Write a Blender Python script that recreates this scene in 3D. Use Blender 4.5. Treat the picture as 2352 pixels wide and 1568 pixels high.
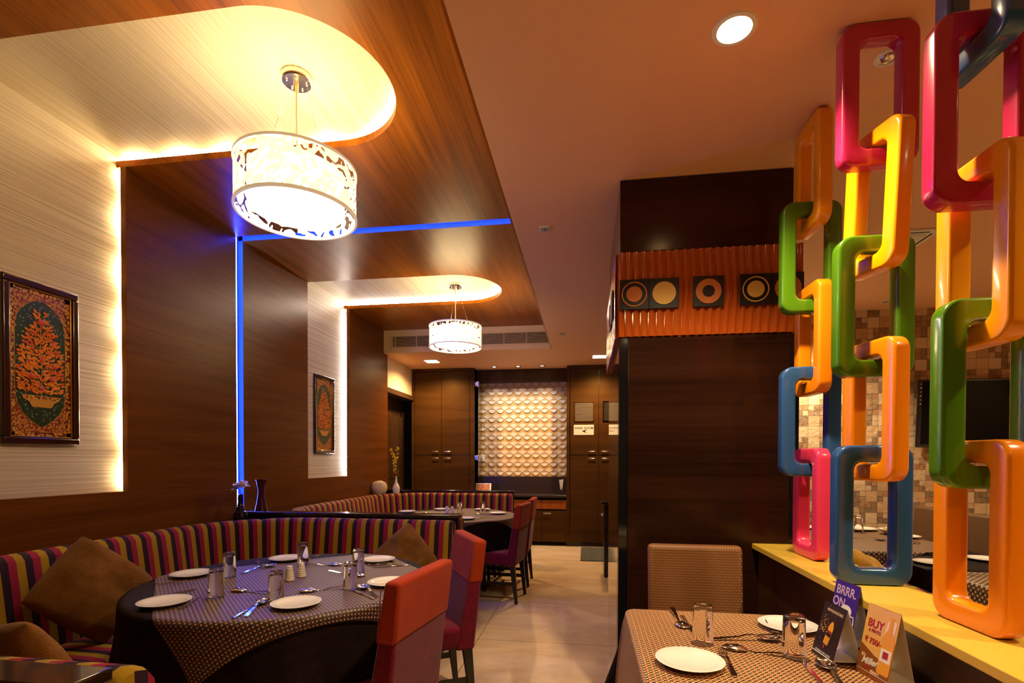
import bpy, bmesh, math, random
from math import sin, cos, pi, radians, sqrt, atan2, hypot
from mathutils import Vector, Matrix, noise
random.seed(7)
for o in list(bpy.data.objects): bpy.data.objects.remove(o)
SC = bpy.context.scene
COL = SC.collection

# ------------------------------------------------------------------ camera, world, exposure
cd = bpy.data.cameras.new('camera'); cam = bpy.data.objects.new('camera', cd); COL.objects.link(cam)
cd.sensor_width = 36; cd.lens = 1171.723/2352*36; cd.shift_y = (1070.245-784)/2352
cd.clip_start = 0.05
yaw, pitch, roll = 0.144874, -0.0135498, 0.00214324
f = Vector((-sin(yaw), cos(yaw), 0)); r = Vector((cos(yaw), sin(yaw), 0)); u = Vector((0, 0, 1))
f, u = f*cos(pitch)+u*sin(pitch), u*cos(pitch)-f*sin(pitch)
r, u = r*cos(roll)+u*sin(roll), u*cos(roll)-r*sin(roll)
m = Matrix((r, u, -f)).transposed().to_4x4(); m.translation = (0, 0, 1.35)
cam.matrix_world = m; SC.camera = cam
w = bpy.data.worlds.new('world'); SC.world = w; w.use_nodes = True
w.node_tree.nodes['Background'].inputs[0].default_value = (1, .7, .45, 1)
w.node_tree.nodes['Background'].inputs[1].default_value = 0.02
vs = SC.view_settings; vs.view_transform = 'Standard'; vs.look = 'None'; vs.gamma = 1; vs.use_curve_mapping = False
vs.exposure = 0.2
WARM = (1.0, .61, .26); NEUT = (1.0, .75, .44); COOL = (.80, .85, 1.0)

def spot(name, loc, power, color, angle=110, blend=.6, size=.04, tgt=None):
    l = bpy.data.lights.new(name, 'SPOT'); l.energy = power; l.color = color; l.spot_size = radians(angle); l.spot_blend = blend
    l.shadow_soft_size = size
    o = bpy.data.objects.new(name, l); COL.objects.link(o); o.location = loc
    if tgt is not None:
        d = Vector(tgt)-Vector(loc); o.rotation_euler = d.to_track_quat('-Z', 'Y').to_euler()
    return o
# light of the ceiling lamps and added unseen fill: (x, y, power, colour, cone)
DOWN = [(.487, 1.826, 62, NEUT, 120), (.487, -.9, 50, WARM, 130), (1.9, 1.0, 36, NEUT, 120), (2.9, 1.9, 24, NEUT, 120), (3.6, 2.4, 20, NEUT, 120),
        (4.4, 3.2, 24, NEUT, 120), (1.95, 4.85, 85, NEUT, 130), (-2.27, 7.32, 60, WARM, 160), (.176, 7.30, 60, WARM, 160)]
for i, (x, y, p, c, a) in enumerate(DOWN):
    spot('downlight_beam', (x, y, 2.765), p*2.7, c, a, .7, .05)
for x in (-1.439, -1.062, -.685):
    spot('spotlight_beam', (x, 7.9, 2.77), 34, (1, .90, .80), 100, .9, .02, (x, 8.16, 1.2))

# ------------------------------------------------------------------ materials
MATS = {}
def nmat(name):
    m = bpy.data.materials.new(name); m.use_nodes = True; MATS[name] = m
    nt = m.node_tree; b = nt.nodes['Principled BSDF']
    return m, nt, b
def lin(c):
    return tuple((v/12.92 if v <= .04045 else ((v+.055)/1.055)**2.4) for v in [q/255 for q in c])
def P(name, col, rough=.5, metal=0, spec=.5, coat=0, emis=None, es=0, trans=0, ior=1.45, alpha=1, sheen=0):
    m, nt, b = nmat(name)
    b.inputs['Base Color'].default_value = (*col, 1); b.inputs['Roughness'].default_value = rough
    b.inputs['Metallic'].default_value = metal; b.inputs['Specular IOR Level'].default_value = spec
    b.inputs['Coat Weight'].default_value = coat; b.inputs['Coat Roughness'].default_value = .08
    b.inputs['Transmission Weight'].default_value = trans; b.inputs['IOR'].default_value = ior
    b.inputs['Sheen Weight'].default_value = sheen
    if emis: b.inputs['Emission Color'].default_value = (*emis, 1); b.inputs['Emission Strength'].default_value = es
    return m
def N(nt, typ, **kw):
    n = nt.nodes.new(typ)
    for k, v in kw.items():
        if k.startswith('i_'): n.inputs[k[2:]].default_value = v
        elif k.startswith('n_'): n.inputs[int(k[2:])].default_value = v
        else: setattr(n, k, v)
    return n
def coords(nt, scale=(1, 1, 1), kind='Object', rot=(0, 0, 0)):
    t = N(nt, 'ShaderNodeTexCoord'); mp = N(nt, 'ShaderNodeMapping'); mp.inputs['Scale'].default_value = scale
    mp.inputs['Rotation'].default_value = rot
    nt.links.new(t.outputs[kind], mp.inputs[0]); return mp.outputs[0]
def ramp(nt, fac, stops, interp='LINEAR'):
    rp = N(nt, 'ShaderNodeValToRGB'); cr = rp.color_ramp; cr.interpolation = interp
    while len(cr.elements) < len(stops): cr.elements.new(.5)
    for e, (p, c) in zip(cr.elements, stops): e.position = p; e.color = (*c, 1)
    nt.links.new(fac, rp.inputs[0]); return rp.outputs[0]
def math_(nt, op, a, b=None, c=None):
    n = N(nt, 'ShaderNodeMath', operation=op)
    for i, v in enumerate((a, b, c)):
        if v is None: continue
        if isinstance(v, (int, float)): n.inputs[i].default_value = v
        else: nt.links.new(v, n.inputs[i])
    return n.outputs[0]
def mixc(nt, fac, a, b):
    n = N(nt, 'ShaderNodeMix', data_type='RGBA')
    for k, v in ((0, fac), (6, a), (7, b)):
        if isinstance(v, (int, float)): n.inputs[k].default_value = v
        elif isinstance(v, tuple): n.inputs[k].default_value = (*v, 1)
        else: nt.links.new(v, n.inputs[k])
    return n.outputs[2]
def bump(nt, b, h, strength=.3, dist=.005):
    n = N(nt, 'ShaderNodeBump'); n.inputs['Strength'].default_value = strength; n.inputs['Distance'].default_value = dist
    nt.links.new(h, n.inputs['Height']); nt.links.new(n.outputs[0], b.inputs['Normal'])
def wood(name, c1, c2, axis, rough=.3, coat=.25, across=70, along=2.0, sp=.24):
    m, nt, b = nmat(name)
    s = [across]*3; s[axis] = along
    v = coords(nt, tuple(s))
    n1 = N(nt, 'ShaderNodeTexNoise', i_Scale=1.0, i_Detail=6.0, i_Roughness=.65); nt.links.new(v, n1.inputs[0])
    s2 = [across*.12]*3; s2[axis] = along*.35
    v2 = coords(nt, tuple(s2)); n2 = N(nt, 'ShaderNodeTexNoise', i_Scale=1.0, i_Detail=3.0); nt.links.new(v2, n2.inputs[0])
    f1 = math_(nt, 'MULTIPLY_ADD', n2.outputs[0], .6, math_(nt, 'MULTIPLY', n1.outputs[0], .55))
    c = ramp(nt, f1, [(.38, c1), (.72, c2)])
    nt.links.new(c, b.inputs['Base Color']); b.inputs['Roughness'].default_value = rough
    b.inputs['Coat Weight'].default_value = coat; b.inputs['Coat Roughness'].default_value = .22; b.inputs['Specular IOR Level'].default_value = sp
    b.inputs['Specular Tint'].default_value = (1, .58, .22, 1)
    return m
W_WALL = wood('walnut_wall', (.075, .0200, .0025), (.150, .045, .0060), 1, .35, 0, 100, 2.2, .2)
W_CEIL = wood('walnut_ceiling', (.13, .034, .002), (.36, .108, .007), 1, .36, 0, 85, 1.6, .22)
W_CAB = wood('walnut_cabinet', (.024, .0095, .0022), (.066, .027, .0062), 0, .38, .0, 55, 1.5)
W_COL = wood('wenge_panel', (.010, .0033, .0018), (.028, .009, .0045), 0, .16, .3, 60, 1.2)
W_LEDGE = wood('walnut_low_wall', (.020, .007, .003), (.065, .024, .010), 1, .3, .2, 45, 1.2)
W_VERT = wood('dark_vertical_wood', (.02, .009, .004), (.055, .026, .011), 2, .4, .05, 50, 1.5)
DARKW = P('black_brown_wood', (.012, .005, .003), .25, coat=.3)
EDGEW = P('wood_edge', (.05, .022, .009), .4)
LEGW = P('chair_leg_wood', (.018, .012, .008), .35)
def lines_mat(name, axis, c1, c2):
    m, nt, b = nmat(name)
    s = [0.6, 0.6, 0.6]
    # fine ridges running along Y; vary across Z (wall) or X (ceiling)
    s = [0, 0, 0]; s[axis] = 130; s[1] = .5
    v = coords(nt, tuple(s)); n = N(nt, 'ShaderNodeTexNoise', i_Scale=1.0, i_Detail=2.0); nt.links.new(v, n.inputs[0])
    s = [0, 0, 0]; s[axis] = 420; s[1] = .4
    v3 = coords(nt, tuple(s)); n3 = N(nt, 'ShaderNodeTexNoise', i_Scale=1.0, i_Detail=1.0); nt.links.new(v3, n3.inputs[0])
    h = math_(nt, 'ADD', math_(nt, 'MULTIPLY', n.outputs[0], .6), math_(nt, 'MULTIPLY', n3.outputs[0], .4))
    c = ramp(nt, h, [(.38, c1), (.58, c2)])
    nt.links.new(c, b.inputs['Base Color']); b.inputs['Roughness'].default_value = .6
    bump(nt, b, h, .3, .002)
    return m
WP_WALL = lines_mat('ribbed_wallpaper', 2, (.40, .31, .22), (.66, .55, .41))
WP_CEIL = lines_mat('ribbed_ceiling_paper', 0, (.46, .36, .23), (.70, .58, .41))
CEILP = P('salmon_ceiling_paint', (.80, .47, .27), .55)
CREAM = P('cream_paint', (.80, .62, .40), .6)
WHITEP = P('white_paint', (.8, .78, .74), .5)
FASCIA = P('peach_paint', (.86, .62, .36), .55)
CHROME = P('chrome', (.8, .76, .68), .22, 1)
STEEL = P('brushed_steel', (.7, .68, .66), .25, 1)
CUTL = P('polished_steel', (.75, .73, .72), .13, 1)
BLACK = P('black', (.006, .005, .005), .4)
BLACKG = P('black_gloss', (.006, .006, .007), .08, coat=.5)
CHINA = P('white_china', (.86, .82, .76), .12, coat=.6)
PLAST = P('white_plastic', (.8, .77, .7), .3)
SHADEW = P('cream_shade_plastic', (.9, .8, .6), .35, emis=(1, .75, .42), es=.35)
GLASS = P('clear_glass', (1, 1, 1), .0, trans=1, ior=1.30)
GLASSP = P('glass_pane', (.95, .97, .96), .02, trans=1, ior=1.3)
REDGLASS = P('dark_red_glass', (.05, .003, .012), .08, coat=.6)
BLUEBLK = P('dark_glass_bottle', (.008, .006, .012), .06, coat=.6)
def emit(name, col, s):
    m, nt, b = nmat(name); e = N(nt, 'ShaderNodeEmission'); e.inputs[0].default_value = (*col, 1); e.inputs[1].default_value = s
    nt.links.new(e.outputs[0], nt.nodes['Material Output'].inputs[0]); return m
E_LAMP = emit('lamp_diffuser_glow', (1, .77, .40), 21)
def emit_beads(name, col, s, period):
    m, nt, b = nmat(name); e = N(nt, 'ShaderNodeEmission'); e.inputs[0].default_value = (*col, 1)
    g = N(nt, 'ShaderNodeTexCoord'); sx = N(nt, 'ShaderNodeSeparateXYZ'); nt.links.new(g.outputs['Object'], sx.inputs[0])
    a = math_(nt, 'ADD', sx.outputs[0], math_(nt, 'ADD', sx.outputs[1], sx.outputs[2]))
    w_ = math_(nt, 'POWER', math_(nt, 'MULTIPLY_ADD', math_(nt, 'SINE', math_(nt, 'MULTIPLY', a, 6.283/period)), .5, .5), 1.5)
    nt.links.new(math_(nt, 'MULTIPLY_ADD', w_, s, s*.18), e.inputs[1]); nt.links.new(e.outputs[0], nt.nodes['Material Output'].inputs[0]); return m
E_LEDW = emit_beads('warm_strip_glow', (1, .74, .36), 200, .31)
E_LEDC = emit('white_strip_glow', (1, .92, .82), 170)
E_BLUE = emit('blue_tube_glow', (.05, .10, 1.0), 150)
E_DOWN = emit('downlight_glow', (1, .80, .5), 14)
E_SPOT = emit('cool_spot_glow', (.8, .85, 1), 14)
GROOVE = P('groove_lit_blue', (.02, .07, .85), .5)  # white groove tinted blue, the tube's glow put into its colour

def uvstripe(name):
    m, nt, b = nmat(name)
    t = N(nt, 'ShaderNodeUVMap'); sx = N(nt, 'ShaderNodeSeparateXYZ'); nt.links.new(t.outputs[0], sx.inputs[0])
    fr = math_(nt, 'FRACT', math_(nt, 'DIVIDE', sx.outputs[0], .105))
    gold, dark, red = (.38, .225, .006), (.026, .008, .022), (.31, .012, .042)
    c = ramp(nt, fr, [(0, gold), (.345, dark), (.67, red)], 'CONSTANT')
    nz = N(nt, 'ShaderNodeTexNoise', i_Scale=350.0, i_Detail=2.0); nt.links.new(coords(nt), nz.inputs[0])
    c = mixc(nt, math_(nt, 'MULTIPLY', nz.outputs[0], .45), c, (.01, .006, .008))
    nt.links.new(c, b.inputs['Base Color']); b.inputs['Roughness'].default_value = .9; b.inputs['Specular IOR Level'].default_value = .15; b.inputs['Sheen Weight'].default_value = .03
    bump(nt, b, nz.outputs[0], .4, .002); return m
STRIPE = uvstripe('striped_velvet')
def fabric(name, col, col2, scale=300, rough=.9, sheen=.3, b_=.3):
    sheen *= .25
    m, nt, b = nmat(name)
    nz = N(nt, 'ShaderNodeTexNoise', i_Scale=scale, i_Detail=3.0, i_Roughness=.7); nt.links.new(coords(nt), nz.inputs[0])
    n2 = N(nt, 'ShaderNodeTexNoise', i_Scale=9.0, i_Detail=3.0); nt.links.new(coords(nt), n2.inputs[0])
    fct = math_(nt, 'ADD', math_(nt, 'MULTIPLY', nz.outputs[0], .6), math_(nt, 'MULTIPLY', n2.outputs[0], .4))
    nt.links.new(ramp(nt, fct, [(.38, col), (.62, col2)]), b.inputs['Base Color'])
    b.inputs['Roughness'].default_value = rough; b.inputs['Sheen Weight'].default_value = sheen; b.inputs['Specular IOR Level'].default_value = .08
    bump(nt, b, nz.outputs[0], b_, .003); return m
RUST = fabric('rust_orange_fabric', (.26, .026, .006), (.34, .037, .009), 400, .8, .2, .15)
WINE = fabric('wine_velvet', (.10, .004, .014), (.155, .007, .024), 60, .85, .5, .1)
TAN = fabric('brown_chenille', (.105, .042, .006), (.25, .105, .018), 260, .95, .3, .8)
BLKC = fabric('black_satin', (.009, .004, .004), (.015, .007, .006), 30, .7, .02, .05)
BLKC.node_tree.nodes['Principled BSDF'].inputs['Specular IOR Level'].default_value = .08
MATF = fabric('grey_doormat', (.05, .05, .035), (.09, .085, .06), 200, .95)
def checker(name, cell, lo, cols, hi, coordrot=0.0):
    """woven table topper: small light squares on a dark ground, staggered, from the cloth's own UV"""
    m, nt, b = nmat(name)
    t = N(nt, 'ShaderNodeUVMap'); mp = N(nt, 'ShaderNodeMapping'); mp.inputs['Scale'].default_value = (1/cell,)*3
    mp.inputs['Rotation'].default_value = (0, 0, coordrot)
    nt.links.new(t.outputs[0], mp.inputs[0])
    sx = N(nt, 'ShaderNodeSeparateXYZ'); nt.links.new(mp.outputs[0], sx.inputs[0])
    X, Y = sx.outputs[0], sx.outputs[1]
    fx, fy = math_(nt, 'FLOOR', X), math_(nt, 'FLOOR', Y)
    # cell parity
    par = math_(nt, 'FLOORED_MODULO', math_(nt, 'ADD', fx, fy), 2)
    rx = math_(nt, 'ABSOLUTE', math_(nt, 'SUBTRACT', math_(nt, 'FRACT', X), .5)); ry = math_(nt, 'ABSOLUTE', math_(nt, 'SUBTRACT', math_(nt, 'FRACT', Y), .5))
    sq = math_(nt, 'LESS_THAN', math_(nt, 'MAXIMUM', rx, ry), hi)
    light = math_(nt, 'MULTIPLY', par, sq)
    redm = math_(nt, 'MULTIPLY', math_(nt, 'SUBTRACT', 1, par), math_(nt, 'GREATER_THAN', math_(nt, 'FRACT', math_(nt, 'MULTIPLY', fx, .5)), .25))
    redm = math_(nt, 'MULTIPLY', redm, math_(nt, 'LESS_THAN', math_(nt, 'MAXIMUM', rx, ry), lo))
    c = mixc(nt, redm, cols[0], cols[1]); c = mixc(nt, light, c, cols[2])
    nt.links.new(c, b.inputs['Base Color']); b.inputs['Roughness'].default_value = .55; b.inputs['Sheen Weight'].default_value = .1
    bump(nt, b, light, .25, .001); return m
CLOTH1 = checker('checked_cloth_purple', .0105, .42, [(.014, .004, .005), (.075, .008, .006), (.36, .21, .09)], .32)
CLOTH2 = checker('checked_cloth_orange', .0078, .46, [(.016, .006, .003), (.34, .055, .008), (.72, .44, .15)], .42)
CLOTH3 = checker('checked_cloth_brown', .0150, .42, [(.018, .007, .004), (.12, .022, .008), (.42, .25, .10)], .36)
def weave(name, base, dot):
    m, nt, b = nmat(name)
    v = coords(nt, (85, 85, 85)); sx = N(nt, 'ShaderNodeSeparateXYZ'); nt.links.new(v, sx.inputs[0])
    a = math_(nt, 'ADD', sx.outputs[0], sx.outputs[1])
    row = math_(nt, 'FLOOR', sx.outputs[2])
    off = math_(nt, 'MULTIPLY', math_(nt, 'FLOORED_MODULO', row, 2), .5)
    dx = math_(nt, 'ABSOLUTE', math_(nt, 'SUBTRACT', math_(nt, 'FRACT', math_(nt, 'ADD', a, off)), .5))
    dz = math_(nt, 'ABSOLUTE', math_(nt, 'SUBTRACT', math_(nt, 'FRACT', sx.outputs[2]), .5))
    d = math_(nt, 'MULTIPLY', math_(nt, 'LESS_THAN', dx, .26), math_(nt, 'LESS_THAN', dz, .2))
    nt.links.new(mixc(nt, d, base, dot), b.inputs['Base Color']); b.inputs['Roughness'].default_value = .6
    bump(nt, b, d, .5, .002); return m
BROWNW = weave('brown_dotted_weave', (.17, .062, .014), (.34, .155, .045))
BROWN_SHADED = weave('shaded_brown_weave', (.085, .034, .010), (.17, .075, .022))  # same brown weave with the side room's shade put into the colour
def speck(name, c1, c2, c3, scale):
    m, nt, b = nmat(name)
    nz = N(nt, 'ShaderNodeTexNoise', i_Scale=scale, i_Detail=4.0, i_Roughness=.8); nt.links.new(coords(nt), nz.inputs[0])
    nt.links.new(ramp(nt, nz.outputs[0], [(.30, c1), (.42, c2), (.60, c2), (.72, c3)]), b.inputs['Base Color'])
    b.inputs['Roughness'].default_value = .25; return m
YELLOWQ = speck('yellow_quartz', (.42, .24, .02), (.66, .45, .06), (.75, .60, .22), 220)
GRANITE = speck('dark_granite', (.012, .007, .006), (.030, .017, .012), (.11, .075, .055), 150)
def gloss(name, c): return P(name, c, .22, coat=.5, spec=.5)
L_PINK = gloss('pink_lacquer', (.50, .016, .085)); L_YEL = gloss('yellow_lacquer', (.92, .34, .002)); L_GRN = gloss('green_lacquer', (.075, .21, .006))
L_ORG = gloss('orange_lacquer', (.90, .265, .004)); L_BLU = gloss('blue_lacquer', (.028, .095, .27)); L_ROSE = gloss('rose_lacquer', (.80, .045, .13))
def floor_mat():
    m, nt, b = nmat('polished_floor_tile')
    g = N(nt, 'ShaderNodeTexCoord'); sx = N(nt, 'ShaderNodeSeparateXYZ'); nt.links.new(g.outputs['Object'], sx.inputs[0])
    def joint(o, off):
        q = math_(nt, 'FRACT', math_(nt, 'DIVIDE', math_(nt, 'SUBTRACT', o, off), 1.024))
        return math_(nt, 'LESS_THAN', math_(nt, 'MINIMUM', q, math_(nt, 'SUBTRACT', 1, q)), .0022)
    j = math_(nt, 'MAXIMUM', joint(sx.outputs[0], .225), joint(sx.outputs[1], 3.74))
    nz = N(nt, 'ShaderNodeTexNoise', i_Scale=1.3, i_Detail=7.0, i_Roughness=.7, i_Distortion=1.2); nt.links.new(coords(nt, (1, 2.2, 1)), nz.inputs[0])
    c = ramp(nt, nz.outputs[0], [(.35, (.58, .41, .24)), (.65, (.72, .54, .34))])
    nt.links.new(mixc(nt, j, c, (.14, .09, .05)), b.inputs['Base Color']); b.inputs['Roughness'].default_value = .10
    return m
FLOOR = floor_mat()
def stone_mat():
    m, nt, b = nmat('split_stone_mosaic')
    g = N(nt, 'ShaderNodeTexCoord'); sx = N(nt, 'ShaderNodeSeparateXYZ'); nt.links.new(g.outputs['Object'], sx.inputs[0])
    X = math_(nt, 'DIVIDE', math_(nt, 'ADD', sx.outputs[0], sx.outputs[1]), .105); Z = math_(nt, 'DIVIDE', sx.outputs[2], .105)
    def wn(ax, az, seed):
        c = N(nt, 'ShaderNodeCombineXYZ'); nt.links.new(ax, c.inputs[0]); nt.links.new(az, c.inputs[1]); c.inputs[2].default_value = seed
        n = N(nt, 'ShaderNodeTexWhiteNoise', noise_dimensions='3D'); nt.links.new(c.outputs[0], n.inputs[0]); return n.outputs[0]
    FX, FZ = math_(nt, 'FLOOR', X), math_(nt, 'FLOOR', Z)
    par = math_(nt, 'FLOORED_MODULO', math_(nt, 'ADD', FX, FZ), 2)
    par = math_(nt, 'MULTIPLY', par, math_(nt, 'GREATER_THAN', wn(FX, FZ, 7.5), .2))
    sm = math_(nt, 'MAXIMUM', math_(nt, 'LESS_THAN', wn(FX, FZ, .5), .25), par)   # cells that are split in small stones
    X2, Z2 = math_(nt, 'MULTIPLY', X, 2), math_(nt, 'MULTIPLY', Z, 2)
    F2, G2 = math_(nt, 'FLOOR', X2), math_(nt, 'FLOOR', Z2)
    def edge(a, bb, w):
        q = math_(nt, 'FRACT', a); q = math_(nt, 'MINIMUM', q, math_(nt, 'SUBTRACT', 1, q))
        p = math_(nt, 'FRACT', bb); p = math_(nt, 'MINIMUM', p, math_(nt, 'SUBTRACT', 1, p))
        return math_(nt, 'LESS_THAN', math_(nt, 'MINIMUM', q, p), w)
    big = ramp(nt, wn(FX, FZ, 1.5), [(0, (.66, .46, .28)), (.35, (.58, .36, .19)), (.6, (.70, .53, .35)), (.85, (.52, .31, .15))], 'CONSTANT')
    smc = ramp(nt, wn(F2, G2, 2.5), [(0, (.22, .12, .055)), (.3, (.38, .17, .06)), (.5, (.19, .115, .065)), (.68, (.60, .42, .25)), (.86, (.33, .20, .10))], 'CONSTANT')
    c = mixc(nt, sm, big, smc)
    e = mixc(nt, sm, edge(X, Z, .018), edge(X2, Z2, .036))
    nz = N(nt, 'ShaderNodeTexNoise', i_Scale=22.0, i_Detail=6.0, i_Roughness=.7); nt.links.new(g.outputs['Object'], nz.inputs[0])
    c = mixc(nt, math_(nt, 'MULTIPLY', math_(nt, 'SUBTRACT', nz.outputs[0], .35), .9), c, (.75, .58, .40))
    c = mixc(nt, math_(nt, 'MULTIPLY', e, .75), c, (.10, .055, .028))
    nt.links.new(c, b.inputs['Base Color']); b.inputs['Roughness'].default_value = .7
    h = math_(nt, 'ADD', nz.outputs[0], math_(nt, 'MULTIPLY', wn(F2, G2, 4.5), .6)); bump(nt, b, h, .8, .02); return m
STONE = stone_mat()
def ornament(name, c1, c2, scale, c3=None):
    m, nt, b = nmat(name)
    v = N(nt, 'ShaderNodeTexVoronoi', i_Scale=scale, feature='F1'); nt.links.new(coords(nt), v.inputs[0])
    nt.links.new(ramp(nt, v.outputs[0], [(.0, c1), (.46, c1), (.56, c2), (.8, c2 if c3 is None else c3)]), b.inputs['Base Color'])
    b.inputs['Roughness'].default_value = .35; bump(nt, b, v.outputs[0], .4, .002); return m
ORN = ornament('gold_red_ornament', (.60, .28, .03), (.10, .012, .004), 70)
ORN2 = ornament('red_gold_ornament', (.50, .22, .025), (.20, .014, .008), 85)
GREEND = ornament('green_dotted_ground', (.012, .030, .006), (.012, .030, .006), 70)
_nt = GREEND.node_tree; _v = [n for n in _nt.nodes if n.type == 'TEX_VORONOI'][0]
_nt.links.new(ramp(_nt, _v.outputs[0], [(0, (.30, .28, .14)), (.22, (.30, .28, .14)), (.27, (.012, .030, .006)), (1, (.012, .028, .006))]), _nt.nodes['Principled BSDF'].inputs['Base Color'])
GOLD = P('gold_bead', (.62, .33, .06), .25, .8)
FRAMEW = P('mahogany_frame', (.035, .008, .004), .22, coat=.5)
PETO = fabric('orange_petals', (.62, .10, .010), (.75, .26, .02), 40, .45, 0, .1)
PETR = P('red_petals', (.50, .035, .012), .4)
GOLDP = P('gold_paint', (.52, .24, .03), .35)
SHELLG = speck('gold_mosaic_disc', (.50, .24, .04), (.70, .46, .12), (.85, .70, .40), 90)
COPPD = speck('copper_mosaic_disc', (.30, .085, .02), (.52, .18, .05), (.70, .33, .14), 110)
WAVYM = P('orange_wavy_lacquer', (.40, .075, .008), .14, coat=.7)
DRAWO = wood('ribbed_orange_wood', (.25, .06, .01), (.42, .12, .02), 2, .35, .1, 90, 1)
SHELL1 = P('relief_cream', (.66, .52, .36), .55); SHELL2 = P('relief_ochre', (.50, .30, .10), .55)
YFLOW = P('yellow_flower', (.80, .52, .01), .5); RFLOW = P('red_flower', (.65, .02, .02), .5); LEAFM = P('leaf_green', (.14, .19, .02), .5)
WFLOW = P('white_flower', (.85, .75, .72), .5)
BEIGEV = speck('speckled_beige_ceramic', (.60, .44, .22), (.85, .66, .36), (.90, .76, .48), 14)
def shade_mat():
    m, nt, b = nmat('scrollwork_shade')
    t = N(nt, 'ShaderNodeUVMap')
    nz = N(nt, 'ShaderNodeTexNoise', i_Scale=15.0, i_Detail=0.0, i_Distortion=2.2); nt.links.new(t.outputs[0], nz.inputs[0])
    a = math_(nt, 'GREATER_THAN', nz.outputs[0], .46)
    tr = N(nt, 'ShaderNodeBsdfTransparent'); mx = N(nt, 'ShaderNodeMixShader')
    b.inputs['Base Color'].default_value = (.9, .78, .55, 1); b.inputs['Roughness'].default_value = .4
    b.inputs['Emission Color'].default_value = (1, .74, .40, 1); b.inputs['Emission Strength']  .default_value = 1.5
    nt.links.new(a, mx.inputs[0]); nt.links.new(tr.outputs[0], mx.inputs[1]); nt.links.new(b.outputs[0], mx.inputs[2])
    nt.links.new(mx.outputs[0], nt.nodes['Material Output'].inputs[0]); return m
SCROLL = shade_mat()
# EOF-MATS

# ------------------------------------------------------------------ helpers
def obj(name, bm, mat, parent=None, smooth=None, bevel=0, seg=2, sub=0):
    me = bpy.data.meshes.new(name); bmesh.ops.recalc_face_normals(bm, faces=bm.faces[:]) if smooth != 'keep' else None
    bm.to_mesh(me); bm.free(); o = bpy.data.objects.new(name, me); COL.objects.link(o)
    if isinstance(mat, (list, tuple)):
        for q in mat: me.materials.append(q)
    elif mat: me.materials.append(mat)
    if parent: o.parent = parent
    if bevel:
        md = o.modifiers.new('bevel', 'BEVEL'); md.width = bevel; md.segments = seg; md.limit_method = 'ANGLE'; md.angle_limit = radians(35)
    if sub:
        md = o.modifiers.new('sub', 'SUBSURF'); md.levels = sub; md.render_levels = sub
    if smooth or bevel:
        for p in me.polygons: p.use_smooth = True
        if not sub: me.set_sharp_from_angle(angle=radians(40 if not bevel else 60))
    return o
def empty(name, loc=(0, 0, 0), rz=0, rot=None):
    o = bpy.data.objects.new(name, None); COL.objects.link(o); o.location = loc; o.rotation_euler = rot or (0, 0, rz); o.empty_display_size = .05
    return o
def tag(o, label=None, cat=None, group=None, kind=None):
    if label: o['label'] = label
    if cat: o['category'] = cat
    if group: o['group'] = group
    if kind: o['kind'] = kind
    return o
def struct(o, label=None): o['kind'] = 'structure'; (label and o.__setitem__('label', label)); return o
KIDS = {}
def copy_tree(o, parent=None):
    c = o.copy(); COL.objects.link(c)
    if parent: c.parent = parent
    for ch in [q for q in COL.objects if q.parent == o]: copy_tree(ch, c)
    return c
def place(c, loc, rz=0, rot=None, label=None, group=None, scale=None):
    c.location = loc; c.rotation_euler = rot or (0, 0, rz)
    if label: c['label'] = label
    if group: c['group'] = group
    if scale: c.scale = scale
    return c
NB = bmesh.new
def quadf(bm, vs): bm.faces.new([bm.verts.new(v) for v in vs])
def hexa(bm, b, t):
    """b, t: four points each, in the same turning order"""
    v = [bm.verts.new(p) for p in list(b)+list(t)]
    for q in ((3, 2, 1, 0), (4, 5, 6, 7), (0, 1, 5, 4), (1, 2, 6, 5), (2, 3, 7, 6), (3, 0, 4, 7)): bm.faces.new([v[i] for i in q])
    return bm
def box(bm, x0, x1, y0, y1, z0, z1):
    return hexa(bm, [(x0, y0, z0), (x1, y0, z0), (x1, y1, z0), (x0, y1, z0)], [(x0, y0, z1), (x1, y0, z1), (x1, y1, z1), (x0, y1, z1)])
def prism(bm, pts, ext, M=None):
    """pts: 3D outline; ext: vector of extrusion"""
    a = [bm.verts.new(p) for p in pts]; b = [bm.verts.new(Vector(p)+Vector(ext)) for p in pts]; n = len(pts)
    f1 = bm.faces.new(a); f2 = bm.faces.new(b[::-1])
    for i in range(n): bm.faces.new((a[i], b[i], b[(i+1) % n], a[(i+1) % n]))
    f1.normal_update(); f2.normal_update(); bmesh.ops.triangulate(bm, faces=[f1, f2], ngon_method="EAR_CLIP"); return bm
def lathe(bm, prof, seg=32, c=(0, 0, 0), closed=False):
    rings = []
    for (rr, z) in prof:
        if rr < 1e-6: rings.append([bm.verts.new((c[0], c[1], c[2]+z))])
        else: rings.append([bm.verts.new((c[0]+rr*cos(2*pi*i/seg), c[1]+rr*sin(2*pi*i/seg), c[2]+z)) for i in range(seg)])
    pairs = list(zip(rings, rings[1:])) + ([(rings[-1], rings[0])] if closed else [])
    for a, b in pairs:
        for i in range(seg):
            j = (i+1) % seg
            if len(a) == 1 and len(b) == 1: continue
            if len(a) == 1: bm.faces.new((a[0], b[i], b[j]))
            elif len(b) == 1: bm.faces.new((a[i], a[j], b[0]))
            else: bm.faces.new((a[i], a[j], b[j], b[i]))
    return bm
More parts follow.
